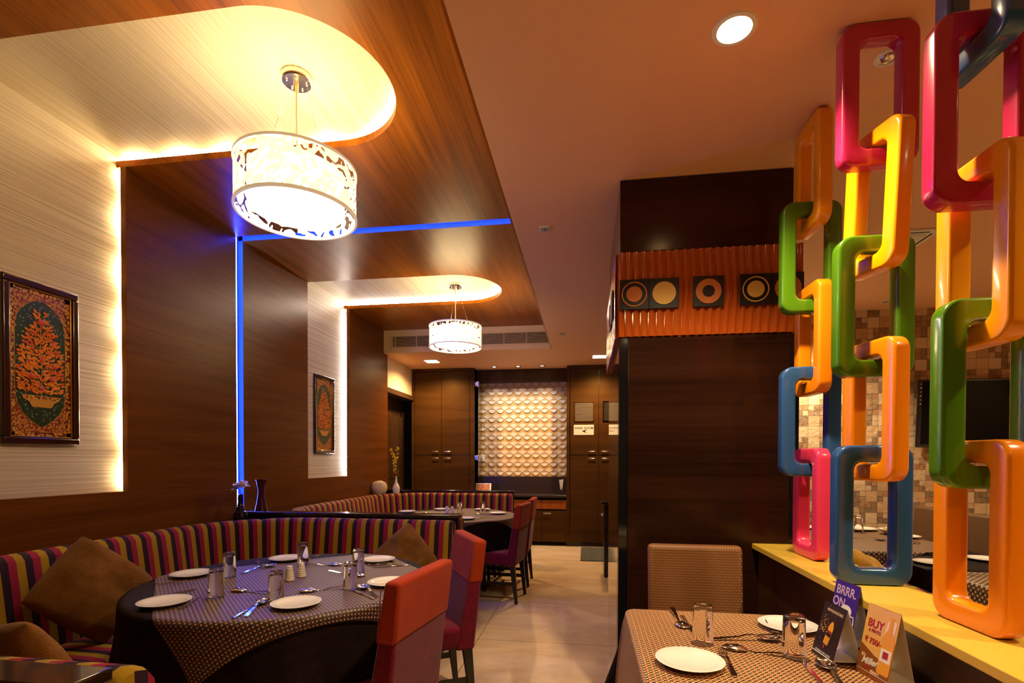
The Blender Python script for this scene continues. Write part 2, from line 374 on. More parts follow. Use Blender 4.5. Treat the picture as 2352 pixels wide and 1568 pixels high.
def tube(bm, pts, rad, seg=8, cap=True, flat=None):
    pts = [Vector(p) for p in pts]; rings = []
    if isinstance(rad, (int, float)): rad = [rad]*len(pts)
    for i, p in enumerate(pts):
        d = (pts[min(i+1, len(pts)-1)]-pts[max(i-1, 0)]).normalized()
        up = Vector((0, 0, 1)) if abs(d.z) < .95 else Vector((1, 0, 0))
        s = d.cross(up).normalized(); t = s.cross(d).normalized()
        ry = rad[i]*(flat if flat else 1)
        rings.append([bm.verts.new(p+s*rad[i]*cos(2*pi*k/seg)+t*ry*sin(2*pi*k/seg)) for k in range(seg)])
    for a, b in zip(rings, rings[1:]):
        for k in range(seg): bm.faces.new((a[k], a[(k+1) % seg], b[(k+1) % seg], b[k]))
    if cap: bm.faces.new(rings[0][::-1]); bm.faces.new(rings[-1])
    return bm
def ball(bm, c, rad, sc=(1, 1, 1), seg=12):
    mt = Matrix.Translation(c) @ Matrix.Diagonal((*sc, 1))
    bmesh.ops.create_uvsphere(bm, u_segments=seg, v_segments=max(6, seg*2//3), radius=rad, matrix=mt); return bm
def text(name, body, size, mat, parent, M, align='CENTER', ext=.0002, shear=0, sx=1, font_off=0):
    cu = bpy.data.curves.new(name, 'FONT'); cu.body = body; cu.size = size; cu.align_x = align; cu.align_y = 'CENTER'; cu.extrude = ext; cu.shear = shear; cu.offset = font_off
    t = bpy.data.objects.new('tmp', cu); COL.objects.link(t)
    dg = bpy.context.evaluated_depsgraph_get(); me = bpy.data.meshes.new_from_object(t.evaluated_get(dg)); bpy.data.objects.remove(t)
    me.name = name; me.transform(M @ Matrix.Diagonal((sx, 1, 1, 1))); me.materials.clear(); me.materials.append(mat)
    o = bpy.data.objects.new(name, me); COL.objects.link(o)
    if parent: o.parent = parent
    return o
def uvlayer(bm): return bm.loops.layers.uv.verify()

# ------------------------------------------------------------------ the room
ZP, ZW, XW, XE = 2.80, 3.107, -2.755, -.453       # plaster ceiling, wood ceiling, wood wall, edge of the plaster
LIP, BACK = .038, .064
REC = [(1.83, 2.73, -1.36), (4.755, 5.66, -1.33)]   # lit ceiling recesses: y0, y1, centre of the round end
GR0, GR1 = 3.705, 3.79                             # groove of the blue tube
struct(obj('floor', box(NB(), -3.2, 6.2, -3.2, 8.6, -.06, 0), FLOOR))
# plaster ceiling: right of the booths, and beyond them
bm = NB(); prism(bm, [(XE, -3.2, ZP), (6.2, -3.2, ZP), (6.2, 8.6, ZP), (-3.2, 8.6, ZP), (-3.2, 6.7, ZP), (XE, 6.7, ZP)], (0, 0, .5))
struct(obj('ceiling', bm, CEILP))
# wood ceiling in two sheets either side of the groove
def recess_pts(y0, y1, cx):
    R_ = (y1-y0)/2; cy = (y0+y1)/2
    return [(XW-.1, y0, ZW)] + [(cx+R_*cos(a), cy+R_*sin(a), ZW) for a in [(-90+i*180/40)*pi/180 for i in range(41)]] + [(XW-.1, y1, ZW)]
bm = NB(); prism(bm, [(XE, -3.2, ZW), (XW-.1, -3.2, ZW)]+recess_pts(*REC[0])+[(XW-.1, GR0, ZW), (XE, GR0, ZW)], (0, 0, LIP))
prism(bm, [(XE, GR1, ZW), (XW-.1, GR1, ZW)]+recess_pts(*REC[1])+[(XW-.1, 6.7, ZW), (XE, 6.7, ZW)], (0, 0, LIP))
struct(obj('ceiling.001', bm, W_CEIL))
# paper-covered ceiling above the recesses
for k, (y0, y1, cx) in enumerate(REC):
    struct(obj('ceiling.%03d' % (k+2), box(NB(), -2.86, -.75, y0-.25, y1+.25, ZW+BACK, ZW+BACK+.03), WP_CEIL))
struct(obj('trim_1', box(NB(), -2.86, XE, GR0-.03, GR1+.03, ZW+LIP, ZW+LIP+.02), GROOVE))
struct(obj('ceiling.004', box(NB(), -3.2, XE, -3.2, 6.75, ZW+.12, ZW+.2), CREAM))
# side of the plaster box, seen from the booths
struct(obj('trim_2', box(NB(), XE-.012, XE, -3.2, 6.7, ZP, ZW), W_CEIL))
# left wall cladding
NB_, HB = 1.152, ZW
def wallpts(pts): return [(XW, y, z) for y, z in pts]
bm = NB()
prism(bm, wallpts([(-3.2, 0), (GR0, 0), (GR0, HB+.0), (REC[0][1], HB), (REC[0][1], NB_), (REC[0][0], NB_), (REC[0][0], HB), (-3.2, HB)]), (-LIP, 0, 0))
prism(bm, wallpts([(GR0, 0), (GR1, 0), (GR1, .88), (GR0, .88)]), (-LIP, 0, 0))
prism(bm, wallpts([(GR1, 0), (6.82, 0), (6.82, HB), (REC[1][1], HB), (REC[1][1], NB_), (REC[1][0], NB_), (REC[1][0], HB), (GR1, HB)]), (-LIP, 0, 0))
struct(obj('wall_left', bm, W_WALL))
for k, (y0, y1, cx) in enumerate(REC):
    struct(obj('wall_left.%03d' % (k+1), box(NB(), XW-BACK-.03, XW-BACK, y0-.25, y1+.25, NB_-.03, ZW+BACK), WP_WALL))
    struct(obj('trim_%d' % (3+k), box(NB(), XW-BACK, XW-.001, y0, y1, NB_-.03, NB_-.001), W_WALL))
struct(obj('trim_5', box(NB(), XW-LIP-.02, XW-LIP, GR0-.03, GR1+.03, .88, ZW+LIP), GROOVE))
struct(obj('wall_left.003', box(NB(), -3.0, -2.90, -3.2, 6.82, 0, 3.3), CREAM))
# far left of the back room: plaster above a wooden pelmet, dark door below
struct(obj('wall_left.004', box(NB(), -2.90, -2.80, 6.82, 7.95, 2.36, ZP), CREAM))
struct(obj('trim_6', box(NB(), -2.98, -2.76, 6.83, 7.94, 2.29, 2.36), EDGEW))
struct(obj('wall_left.005', box(NB(), -3.05, -2.98, 6.82, 7.95, 0, 2.36), W_VERT))
d = empty('door_1', (-2.97, 7.4, 0)); struct(d, 'dark wooden door in the alcove left of the tall cupboards')
obj('leaf', box(NB(), -.005, .03, -.50, .50, .02, 2.02), W_VERT, d, bevel=.003)
b2 = NB(); box(b2, .03, .036, -.46, -.02, .15, .95); box(b2, .03, .036, .02, .46, .15, .95); box(b2, .03, .036, -.46, -.02, 1.05, 1.9); box(b2, .03, .036, .02, .46, 1.05, 1.9)
obj('moulding', b2, W_VERT, d, bevel=.002)
b2 = NB(); box(b2, -.005, .045, -.56, -.50, 0, 2.1); box(b2, -.005, .045, .50, .54, 0, 2.1); obj('door_frame', b2, DARKW, d)
# peach fascia with the air grille
struct(obj('trim_7', box(NB(), XW-.04, XE-.001, 6.685, 6.699, ZP, ZW+.05), FASCIA))
# outer walls
struct(obj('wall_back', box(NB(), -3.2, 1.2, 8.36, 8.5, 0, ZP), DARKW))
struct(obj('wall_back.001', box(NB(), 1.06, 6.2, 5.40, 5.5, 0, ZP), STONE))
struct(obj('wall_right', box(NB(), 5.0, 5.1, -3.2, 5.4, 0, ZP), CREAM))
struct(obj('wall_front', box(NB(), -3.2, 5.1, -3.3, -3.2, 0, 3.3), W_COL))
struct(obj('wall_right.001', box(NB(), 1.06, 1.2, 3.9, 8.4, 0, ZP), DARKW))

# column with its bands
CX0, CX1, CY0, CY1 = .168, 1.055, 2.735, 3.90
struct(obj('wall_column', box(NB(), CX0+.02, CX1-.04, CY0+.01, CY1, 0, ZP), DARKW))
struct(obj('wall_column.001', box(NB(), CX0, 1.012, CY0-.015, CY1, 2.425, ZP-.004), W_COL, bevel=.003))
b2 = NB(); box(b2, CX0+.045, 1.003, CY0-.012, CY0+.05, .0, 1.985); obj_ = obj('wall_column.002', b2, W_COL, bevel=.002); struct(obj_)
b2 = NB(); box(b2, CX0-.001, CX0+.043, CY0-.005, CY0+.05, 0, 1.985); box(b2, 1.006, CX1-.004, CY0-.0, CY0+.05, 0, 1.985); struct(obj('trim_8', b2, BLACKG))
struct(obj('trim_9', box(NB(), CX0-.002, CX0+.02, CY0+.052, CY1+.01, 0, 1.985), P('polished_dark_panel', (.03, .016, .010), .06, coat=.8, spec=.8)))
# orange wavy band (front and left side)
def wavy(L, H, seed):
    bm = NB(); nx, nz_ = int(L/.0045), 12; g = []
    for i in range(nx+1):
        row = []
        for j in range(nz_+1):
            s, z = L*i/nx, H*j/nz_
            ph = 2*pi*(s/.040) + .9*sin(2*pi*z/.44+seed+s*3) + .6*sin(s*11+seed)
            d_ = .5+.5*sin(ph); d_ = 1-(1-d_)**1.6
            row.append(bm.verts.new((s, -.012-.011*d_, z)))
        g.append(row)
    for i in range(nx):
        for j in range(nz_): bm.faces.new((g[i][j], g[i+1][j], g[i+1][j+1], g[i][j+1]))
    box(bm, 0, L, -.0115, 0, 0, H)
    return bm
t = empty('wave_panel', (CX0-.004, CY0, 1.987)); tag(t, 'orange lacquered panel of vertical waves across the front of the dark column', 'wall panel')
obj('wave_sheet', wavy(.891, .436, 0), WAVYM, t, smooth=True)
t2 = empty('wave_panel', (CX0, CY1, 1.987), -pi/2); tag(t2, 'orange lacquered wave panel seen edge-on round the left side of the column', 'wall panel')
obj('wave_sheet', wavy(CY1-CY0, .436, 2), WAVYM, t2, smooth=True)

# strips of light in their gaps (real tubes)
def strip(name, pts, rad, mat, label, grp=None):
    t = empty(name, pts[0]); tag(t, label, 'strip light', grp)
    obj('light_tube', tube(NB(), [Vector(p)-Vector(pts[0]) for p in pts], rad, 8), mat, t)
    return t
for k, ((y0, y1, cx), mt, nm, s) in enumerate(zip(REC, (E_LEDW, E_LEDC), ('warm yellow', 'cool white'), ('nearer', 'farther'))):
    R_ = (y1-y0)/2; cy = (y0+y1)/2
    pts = [(XW-.03, y1+.030, ZW+.052)] + [(cx+(R_+.030)*cos(a), cy+(R_+.030)*sin(a), ZW+.052) for a in [radians(90-i*85/16) for i in range(17)]]
    strip('led_strip', pts, .0055, mt, '%s strip light hidden above the rim of the %s ceiling recess' % (nm, s))
    strip('led_strip', [(XW-.052, y1+.030, NB_+.01), (XW-.052, y1+.030, ZW+.04)], .0055, mt, '%s strip light behind the edge of the %s wall niche' % (nm, s))
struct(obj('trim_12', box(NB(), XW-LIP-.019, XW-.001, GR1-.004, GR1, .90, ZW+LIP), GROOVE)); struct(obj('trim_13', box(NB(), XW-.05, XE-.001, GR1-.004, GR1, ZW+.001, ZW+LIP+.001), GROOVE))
strip('neon_tube', [(XW-.012, GR0+.012, .93), (XW-.012, GR0+.012, ZW+.0)], .0072, E_BLUE, 'vertical blue neon tube in the groove of the dark wood wall')
strip('neon_tube', [(XW-.004, GR0+.014, ZW+.012), (XE-.02, GR0+.014, ZW+.012)], .0045, E_BLUE, 'blue neon tube crossing the wood ceiling in its groove')

# ------------------------------------------------------------------ pendant lamps
def make_lamp():
    R1 = .27; zb, zt = -.655, -.44      # below the canopy
    t = empty('pendant_lamp', (0, 0, 0)); tag(t, '', 'pendant lamp', 'pendant lamps over the round tables')
    b = NB(); lathe(b, [(0, -.0), (.068, -.0), (.070, -.006), (.070, -.026), (.064, -.034), (0, -.034)], 40); obj('canopy', b, CHROME, t, smooth=True)
    for a in (.3, 1.5, 2.6, 3.9, 5.2): obj('canopy_screw', ball(NB(), (.045*cos(a), .045*sin(a), -.036), .0055), CHROME, t, smooth=True)
    b = NB(); lathe(b, [(0, -.03), (.011, -.03), (.008, -.075), (.004, -.085), (.004, zt+.0), (0, zt)], 16); obj('rod', b, P('rod_brass', (.85, .62, .3), .3, .8) if 'rod_brass' not in MATS else MATS['rod_brass'], t, smooth=True)
    for a in (.6, 2.2, 3.5, 5.0):
        b = NB(); tube(b, [(.045*cos(a), .045*sin(a), -.036), (.08*cos(a), .08*sin(a), -.2), ((R1-.01)*cos(a)*.62, (R1-.01)*sin(a)*.62, zt+.002)], .0012, 6); obj('cable', b, STEEL, t)
    b = NB(); uv = uvlayer(b); n = 96
    lo = [b.verts.new((R1*cos(2*pi*i/n), R1*sin(2*pi*i/n), zb+.004)) for i in range(n)]; hi = [b.verts.new((R1*cos(2*pi*i/n), R1*sin(2*pi*i/n), zt-.004)) for i in range(n)]
    for i in range(n):
        f_ = b.faces.new((lo[i], lo[(i+1) % n], hi[(i+1) % n], hi[i]))
        for l, (uu, vv) in zip(f_.loops, ((i, 0), (i+1, 0), (i+1, 1), (i, 1))): l[uv].uv = (R1*2*pi*uu/n, (zt-zb)*vv)
    obj('scrollwork_shade', b, SCROLL, t, smooth=True)
    for z in (zb, zt):
        b = NB(); lathe(b, [(R1-.006, z-.006), (R1+.005, z-.006), (R1+.005, z+.007), (R1-.006, z+.007)], 80, closed=True); obj('shade_rim', b, SHADEW, t, smooth=True)
    b = NB(); r2 = .212; lathe(b, [(0, zb+.022), (r2, zb+.022), (r2+.002, zb+.03), (r2+.002, zt-.03), (r2, zt-.022), (0, zt-.022)], 72); obj('diffuser', b, E_LAMP, t, smooth=True)
    b = NB()
    for i in range(4):
        a = i*pi/2+.4; tube(b, [(.2*cos(a), .2*sin(a), zt-.012), (R1*cos(a), R1*sin(a), zt-.006)], .003, 6)
    tube(b, [(.165*cos(.6), .165*sin(.6), zt-.004), (.0, 0, zt-.004), (.165*cos(3.5), .165*sin(3.5), zt-.004)], .003, 6)
    obj('shade_spider', b, STEEL, t)
    return t
lamp = make_lamp(); place(lamp, (-1.373, 2.28, ZW+BACK), label='large round pendant lamp with scrollwork shade over the nearer round table')
l2 = copy_tree(lamp); place(l2, (-1.36, 5.207, ZW+BACK), label='round white pendant lamp over the farther round table, before the air grille')

# ------------------------------------------------------------------ ceiling fittings
def round_downlight(loc, lit, label, R_=.062):
    t = empty('downlight', loc); tag(t, label, 'downlight')
    b = NB(); lathe(b, [(R_*.74, -.001), (R_*.78, -.006), (R_*.97, -.005), (R_, -.0)], 40); obj('trim_ring', b, WHITEP, t, smooth=True)
    b = NB(); lathe(b, [(0, -.002), (R_*.75, -.002)], 32); obj('lens', b, E_DOWN if lit else CHROME, t)
    return t
round_downlight((.487, 1.826, ZP), True, 'large lit round downlight above the right-hand table', .072)
t = round_downlight((1.068, 2.03, ZP), False, 'unlit chrome eyeball light behind the pink link', .045)
obj('eyeball', ball(NB(), (0, 0, .002), .026, (1, 1, .8), 20), CHROME, t, smooth=True)
for k, (x, y) in enumerate([(2.712, 5.144)]): round_downlight((x, y, ZP), False, ['small round ceiling speaker close to the stone wall', 'round ceiling light over the far right of the side room', 'round ceiling light over the side room tables'][k], .05)
for (x, y), lb in zip([(.487, -.9), (1.9, 1.0), (2.9, 1.9), (3.6, 2.4), (4.4, 3.2), (1.95, 4.85)], ['added fill downlight behind the camera over the aisle', 'added side room fill light nearest the ledge, outside the picture', 'added side room fill light outside the right edge of the picture', 'added side room fill light over the middle, outside the picture',
    'added side room fill light closest to the right wall, outside the picture', 'side room downlight by the stone wall, hidden behind the column']): round_downlight((x, y, ZP), True, lb)  # all but the last are unseen downlights added for fill light
for (x, y), lb in zip([(-2.27, 7.322), (.176, 7.298)], ['square lit downlight before the left tall cupboard', 'square lit downlight before the right tall cupboard']):
    t = empty('square_downlight', (x, y, ZP)); tag(t, lb, 'downlight')
    b = NB(); box(b, -.105, .105, -.105, .105, -.006, -.0005); obj('housing', b, WHITEP, t, bevel=.002)
    b = NB(); box(b, -.09, .09, -.09, .09, -.009, -.0062); obj('lens', b, E_DOWN, t)
for k, x in enumerate((-1.439, -1.062, -.685)):
    t = empty('spotlight', (x, 7.90, ZP)); tag(t, ['left', 'middle', 'right'][k]+' of three small white spotlights above the relief tiles', 'spotlight', 'spotlights above the relief tiles')
    b = NB(); lathe(b, [(.026, -.001), (.028, -.006), (.045, -.005), (.047, 0)], 32); obj('trim_ring', b, STEEL, t, smooth=True)
    b = NB(); lathe(b, [(0, -.003), (.027, -.003)], 24); obj('lens', b, E_SPOT, t)
t = empty('ceiling_sensor', (-.263, 3.218, ZP)); tag(t, 'small square white sensor plate on the plaster ceiling', 'sensor')
obj('plate', box(NB(), -.035, .035, -.035, .035, -.008, 0), WHITEP, t, bevel=.002); b = NB(); box(b, -.027, .027, -.027, .027, -.0095, -.008); obj('face', b, P('grey_face', (.35, .33, .36), .4), t); b = NB(); lathe(b, [(0, -.013), (.006, -.012), (.007, -.0095)], 16); obj('lens', b, BLACK, t)
b = NB(); box(b, -.035, .035, -.03, .03, -.008, 0); o = obj('ceiling_sensor', b, P('grey_sensor', (.4, .36, .3), .4), bevel=.002); o.location = (-.28, 5.95, ZP); tag(o, 'tiny grey plate on the ceiling far down the aisle', 'sensor')
t = empty('air_cassette', (2.035, 3.71, ZP-.0008)); t.scale = (.38, .38, 1); tag(t, 'small square white air diffuser in the side room ceiling, behind the links', 'air vent')
b = NB(); box(b, -.42, .42, -.42, .42, -.012, 0); obj('panel', b, WHITEP, t, bevel=.004)
for (x0, x1, y0, y1) in ((-.27, .27, -.355, -.325), (-.27, .27, .325, .355), (-.355, -.325, -.27, .27), (.325, .355, -.27, .27)):
    b = NB(); box(b, x0, x1, y0, y1, -.0135, -.012); obj('slot', b, BLACK, t)
b = NB(); box(b, -.26, .26, -.26, .26, -.018, -.012); obj('intake', b, PLAST, t, bevel=.003)
t = empty('air_grille', (-1.56, 6.684, 2.945)); tag(t, 'long white louvred air grille in the peach fascia under the wood ceiling', 'air vent')
b = NB(); L = 1.086
for (x0, x1, z0, z1) in ((-L, L, .072, .09), (-L, L, -.09, -.072), (-L, -L+.02, -.09, .09), (L-.02, L, -.09, .09)): box(b, x0, x1, -.014, 0, z0, z1)
obj('grille_frame', b, FASCIA, t, bevel=.002)
b = NB(); box(b, -L+.01, L-.01, -.003, 0, -.08, .08); obj('backing', b, BLACK, t)
b = NB()
for i in range(13):
    z = -.066+i*.011; hexa(b, [(-L+.02, -.012, z-.003), (L-.02, -.012, z-.003), (L-.02, -.0035, z+.001), (-L+.02, -.0035, z+.001)], [(-L+.02, -.012, z-.0005), (L-.02, -.012, z-.0005), (L-.02, -.0035, z+.0035), (-L+.02, -.0035, z+.0035)])
obj('louvres', b, FASCIA, t)
for x in (-L+.06, -L+.36, -.42, -.12, .18, .475, .775): obj('mullion', box(NB(), x-.004, x+.004, -.015, -.004, -.075, .075), FASCIA, t)
# EOF-ROOM

# ------------------------------------------------------------------ booths: curved sofas and rail partitions
def upath(y0, y1, x0=-2.70, x1=-.95, R_=.74, step=.035):
    """points, inward normals and arc length along the back of the U-shaped sofa, from its near end to its far end"""
    P_ = []; s = 0
    def line(a, b, n):
        L = (Vector(b)-Vector(a)).length; k = max(2, int(L/step))
        for i in range(k): P_.append((Vector(a).lerp(Vector(b), i/k), Vector(n)))
    line((x1, y0), (x0+R_, y0), (0, 1))
    for i in range(22): a = radians(-90-90*i/22); c = Vector((x0+R_, y0+R_)); d_ = Vector((cos(a), sin(a))); P_.append((c+d_*R_, -d_))
    line((x0, y0+R_), (x0, y1-R_), (1, 0))
    for i in range(22): a = radians(180-90*i/22); c = Vector((x0+R_, y1-R_)); d_ = Vector((cos(a), sin(a))); P_.append((c+d_*R_, -d_))
    line((x0+R_, y1), (x1, y1), (0, -1)); P_.append((Vector((x1, y1)), Vector((0, -1))))
    out = []
    for i, (p, n) in enumerate(P_):
        if i: s += (p-P_[i-1][0]).length
        out.append((p, n, s))
    return out
def sweep(path, prof, inset=.004):
    bm = NB(); uv = uvlayer(bm); rings = []
    K = len(path); cn = sum(q[0] for q in prof)/len(prof); cz = sum(q[1] for q in prof)/len(prof)
    pl = [0]
    for a, b in zip(prof, prof[1:]): pl.append(pl[-1]+hypot(b[0]-a[0], b[1]-a[1]))
    ext = [(0, .90), (1, .975), (2, 1.0)]
    for i, (p, n, s) in enumerate(path):
        e = min(i, K-1-i); k = {0: inset*2.2, 1: inset*.7}.get(e, 0)
        ring = []
        for (a, z) in prof:
            L = hypot(a-cn, z-cz) or 1; a2 = a-(a-cn)/L*k; z2 = z-(z-cz)/L*k
            ring.append(bm.verts.new((p.x+n.x*a2, p.y+n.y*a2, z2)))
        rings.append((ring, s))
    for (r1, s1), (r2, s2) in zip(rings, rings[1:]):
        for k in range(len(prof)-1):
            f_ = bm.faces.new((r1[k], r1[k+1], r2[k+1], r2[k]))
            for l, q in zip(f_.loops, ((s1, pl[k]), (s1, pl[k+1]), (s2, pl[k+1]), (s2, pl[k]))): l[uv].uv = q
    for ring, s, fl in ((rings[0][0], rings[0][1], 1), (rings[-1][0], rings[-1][1], 0)):
        f_ = bm.faces.new(ring if fl else ring[::-1])
        for l in f_.loops: l[uv].uv = (l.vert.co.y if abs(path[0][1].y) > .5 else l.vert.co.x, l.vert.co.z)
        f_.normal_update(); bmesh.ops.triangulate(bm, faces=[f_])
    return bm
BACKP = [(.0, .06), (.0, .84), (.006, .875), (.025, .898), (.055, .905), (.085, .896), (.105, .87), (.122, .76), (.143, .60), (.160, .47), (.165, .30), (.165, .06)]
SEATP = [(.172, .30), (.172, .43), (.20, .452), (.30, .46), (.50, .458), (.565, .45), (.592, .43), (.60, .395), (.594, .33), (.58, .305)]
SKIRT = [(.18, .07), (.18, .298), (.575, .298), (.575, .07)]
def make_sofa(y0, y1, label, grp):
    t = empty('booth_sofa', (-1.9, (y0+y1)/2, 0)); tag(t, label, 'sofa', grp)
    off = Vector((-1.9, (y0+y1)/2))
    path = [(p-off, n, s) for p, n, s in upath(y0, y1)]
    S = path[-1][2]; la = .75+.27; la = 1.01; arc = .74*pi/2
    L1 = -.95-(-2.70+.74)
    seams = [0, L1*.75, L1+arc*.5, S/2, S-(L1+arc*.42), S-L1*.75, S]
    for a, b in zip(seams, seams[1:]):
        if b-a < .05: continue
        seg = [q for q in path if a-.001 <= q[2] <= b+.001]
        def at(s_):
            for q, r_ in zip(path, path[1:]):
                if q[2] <= s_ <= r_[2]:
                    k = (s_-q[2])/(r_[2]-q[2]); return (q[0].lerp(r_[0], k), q[1].lerp(r_[1], k).normalized(), s_)
            return path[-1]
        seg = [at(a+.0015)]+[at(a+.012)]+[q for q in seg if a+.03 < q[2] < b-.03]+[at(b-.012), at(b-.0015)]
        obj('backrest_cushion', sweep(seg, BACKP), STRIPE, t, smooth=True)
    obj('seat', sweep(path, SEATP), STRIPE, t, smooth=True)
    obj('base', sweep(path, SKIRT, 0), STRIPE, t, smooth=True)
    hy = (y1-y0)/2
    for (x, y) in ((.90, -hy+.30), (.90, hy-.30), (.90, -hy+.54), (.90, hy-.54), (-.3, -.5), (-.3, .5)):
        b = NB(); hexa(b, [(x-.02, y-.02, 0), (x+.02, y-.02, 0), (x+.02, y+.02, 0), (x-.02, y+.02, 0)], [(x-.028, y-.028, .068), (x+.028, y-.028, .068), (x+.028, y+.028, .068), (x-.028, y+.028, .068)])
        obj('foot', b, LEGW, t)
    return t
make_sofa(.90, 3.665, 'curved booth sofa in gold, plum and crimson stripes round the nearer table', 'striped booth sofas')
make_sofa(3.80, 6.61, 'striped booth sofa round the farther table, behind the first rail', 'striped booth sofas')
def partition(ya, yb, label, shelf=True):
    t = empty('booth_partition', (-1.8, (ya+yb)/2, 0)); tag(t, label, 'partition', 'rail partitions between booths')
    m_ = (ya+yb)/2
    b = NB(); box(b, -.91, .855, ya-m_+.01, yb-m_-.01, 0, .905); obj('panel', b, DARKW, t)
    b = NB(); box(b, -.945, .868, ya-m_-.004, yb-m_+.008, .906, .935); obj('top_rail', b, P('polished_rail', (.02, .009, .005), .13, coat=.7) if 'polished_rail' not in MATS else MATS['polished_rail'], t, bevel=.006, seg=3)
    if shelf:      # dark corner shelf filling the gap behind the rounded sofa corner
        x0, R_ = -2.70, .74; y1 = ya-.008
        pts = [(x0+1.8-.035, y1-m_, .86)]+[(x0+R_+(R_+.012)*cos(radians(a))+1.8, y1-R_+(R_+.004)*sin(radians(a))-m_, .86) for a in range(95, 180, 5)]+[(x0+1.8-.035, y1-R_-m_, .86)]
        b = NB(); prism(b, pts, (0, 0, .022)); obj('corner_shelf', b, DARKW, t)
    return t
partition(3.678, 3.775, 'dark polished rail partition behind the nearer sofa, lit blue at the wall')
partition(6.622, 6.695, 'dark rail partition at the far end of the second booth, in front of the cupboards')
partition(.80, .88, 'dark wooden rail cut by the lower left corner of the picture', False)

# ------------------------------------------------------------------ tables and cloths
def drape(px, py, R_, hx, hy, z0, flare=.03, e=.018, folds=0, fk=9, ph=0, cornf=0, tucks=()):
    """lay the flat point (px, py) over a table of half size hx, hy (rounded by R_)"""
    qx = max(-hx, min(hx, px)); qy = max(-hy, min(hy, py)); dx, dy = px-qx, py-qy; d_ = hypot(dx, dy)
    if d_ <= R_: return (px, py, z0)
    s = d_-R_; nx, ny = dx/d_, dy/d_
    a = min(s/e, pi/2); o_ = R_+e*sin(a); z = z0-e*(1-cos(a)); rest = s-e*pi/2
    if rest > 0:
        th = atan2(py, px); z -= rest
        o_ += flare*rest + folds*rest*min(1, rest/.22)*(.5+.5*cos(fk*th+ph)+.25*cos((fk*2+1)*th+1.3))
        if cornf: o_ += cornf*rest*(abs(nx*ny)*2)**1.5
        for (ta, half, zz) in tucks:
            dd = abs((th-ta+pi) % (2*pi)-pi)
            wgt = max(0, min(1, (half-dd)/(.18)+.5)); wgt = wgt*wgt*(3-2*wgt)
            if wgt > 0 and z < zz:
                extra = zz-z; o_ = o_*(1-wgt)+max(R_-extra*.9, R_*.50)*wgt; z = z*(1-wgt)+zz*wgt if extra < R_*.5 else z*(1-wgt)+max(zz-(extra-R_*.5), zz-.004)*wgt
    return (qx+nx*o_, qy+ny*o_, max(z, .012))
def cloth(name, n, fn_flat, dr, mat, thick=.0025):
    bm = NB(); uv = uvlayer(bm); g = []
    for i in range(n+1):
        row = []
        for j in range(n+1):
            a, b = fn_flat(i/n, j/n); row.append((bm.verts.new(dr(a, b)), (a, b)))
        g.append(row)
    for i in range(n):
        for j in range(n):
            q = (g[i][j], g[i+1][j], g[i+1][j+1], g[i][j+1])
            f_ = bm.faces.new([v[0] for v in q])
            for l, v in zip(f_.loops, q): l[uv].uv = v[1]
    o = obj(name, bm, mat, smooth='keep')
    for p in o.data.polygons: p.use_smooth = True
    md = o.modifiers.new('thickness', 'SOLIDIFY'); md.thickness = thick; md.offset = 1
    return o
def disc_flat(R_):
    def fn(a, b):   # square to disc
        x, y = 2*a-1, 2*b-1; return (R_*x*sqrt(1-y*y/2), R_*y*sqrt(1-x*x/2))
    return fn
RT = .655
def round_table(cx, cy, which, tucks):
    t = empty('round_table', (cx, cy, 0)); tag(t, 'round table under dark cloths in the %s booth' % which, 'table', 'round booth tables')
    b = NB(); lathe(b, [(0, .725), (RT-.01, .725), (RT, .735), (RT, .752), (RT-.01, .762), (0, .762)], 64); obj('tabletop', b, DARKW, t, smooth=True)
    b = NB(); lathe(b, [(0, 0), (.25, 0), (.25, .02), (.06, .05), (.04, .09), (.04, .70), (.10, .724), (0, .724)], 32); obj('pedestal', b, LEGW, t, smooth=True)
    o = cloth('tablecloth', 170, disc_flat(RT+.70), lambda x, y: drape(x, y, RT, 0, 0, .7635, .03, .02, .10, 13, which == 'nearer', 0, tucks), BLKC)
    o.location = (cx, cy, 0); tag(o, 'plain black cloth hanging in folds to the floor round the %s round table' % which, 'tablecloth', 'black round tablecloths')
    return t
T1 = (-1.42, 2.30); T2 = (-1.40, 5.22)
def ang(c, p): return atan2(p[1]-c[1], p[0]-c[0])
CH = [((-.89, 1.94), -.16), ((-.885, 2.68), .51), ((-.86, 4.90), -.10), ((-.846, 5.55), .0)]
round_table(*T1, 'nearer', [(ang(T1, CH[0][0]), .50, .484), (ang(T1, CH[1][0]), .50, .484)])
round_table(*T2, 'farther', [(ang(T2, CH[2][0]), .50, .484), (ang(T2, CH[3][0]), .50, .484)])
def topper(c, h, dx, dy, rot, label, wob):
    def fl(a, b):
        x, y = (2*a-1)*h, (2*b-1)*h; return (x*cos(rot)-y*sin(rot)+dx, x*sin(rot)+y*cos(rot)+dy)
    def dr(x, y):
        p = drape(x, y, RT+.0045, 0, 0, .7675, .13, .022, .05, 7, wob)
        return (p[0], p[1], p[2])
    o = cloth('table_topper', 130, fl, dr, CLOTH1, .0016); o.location = (c[0], c[1], 0); tag(o, label, 'tablecloth', 'checked table toppers'); return o
topper(T1, .575, .112, -.085, radians(42.5), 'purple-lit checked cloth topper, its corner hanging off the nearer round table', 2.2)
topper(T2, .58, .12, -.03, radians(43), 'brown checked cloth topper on the farther round table', .7)

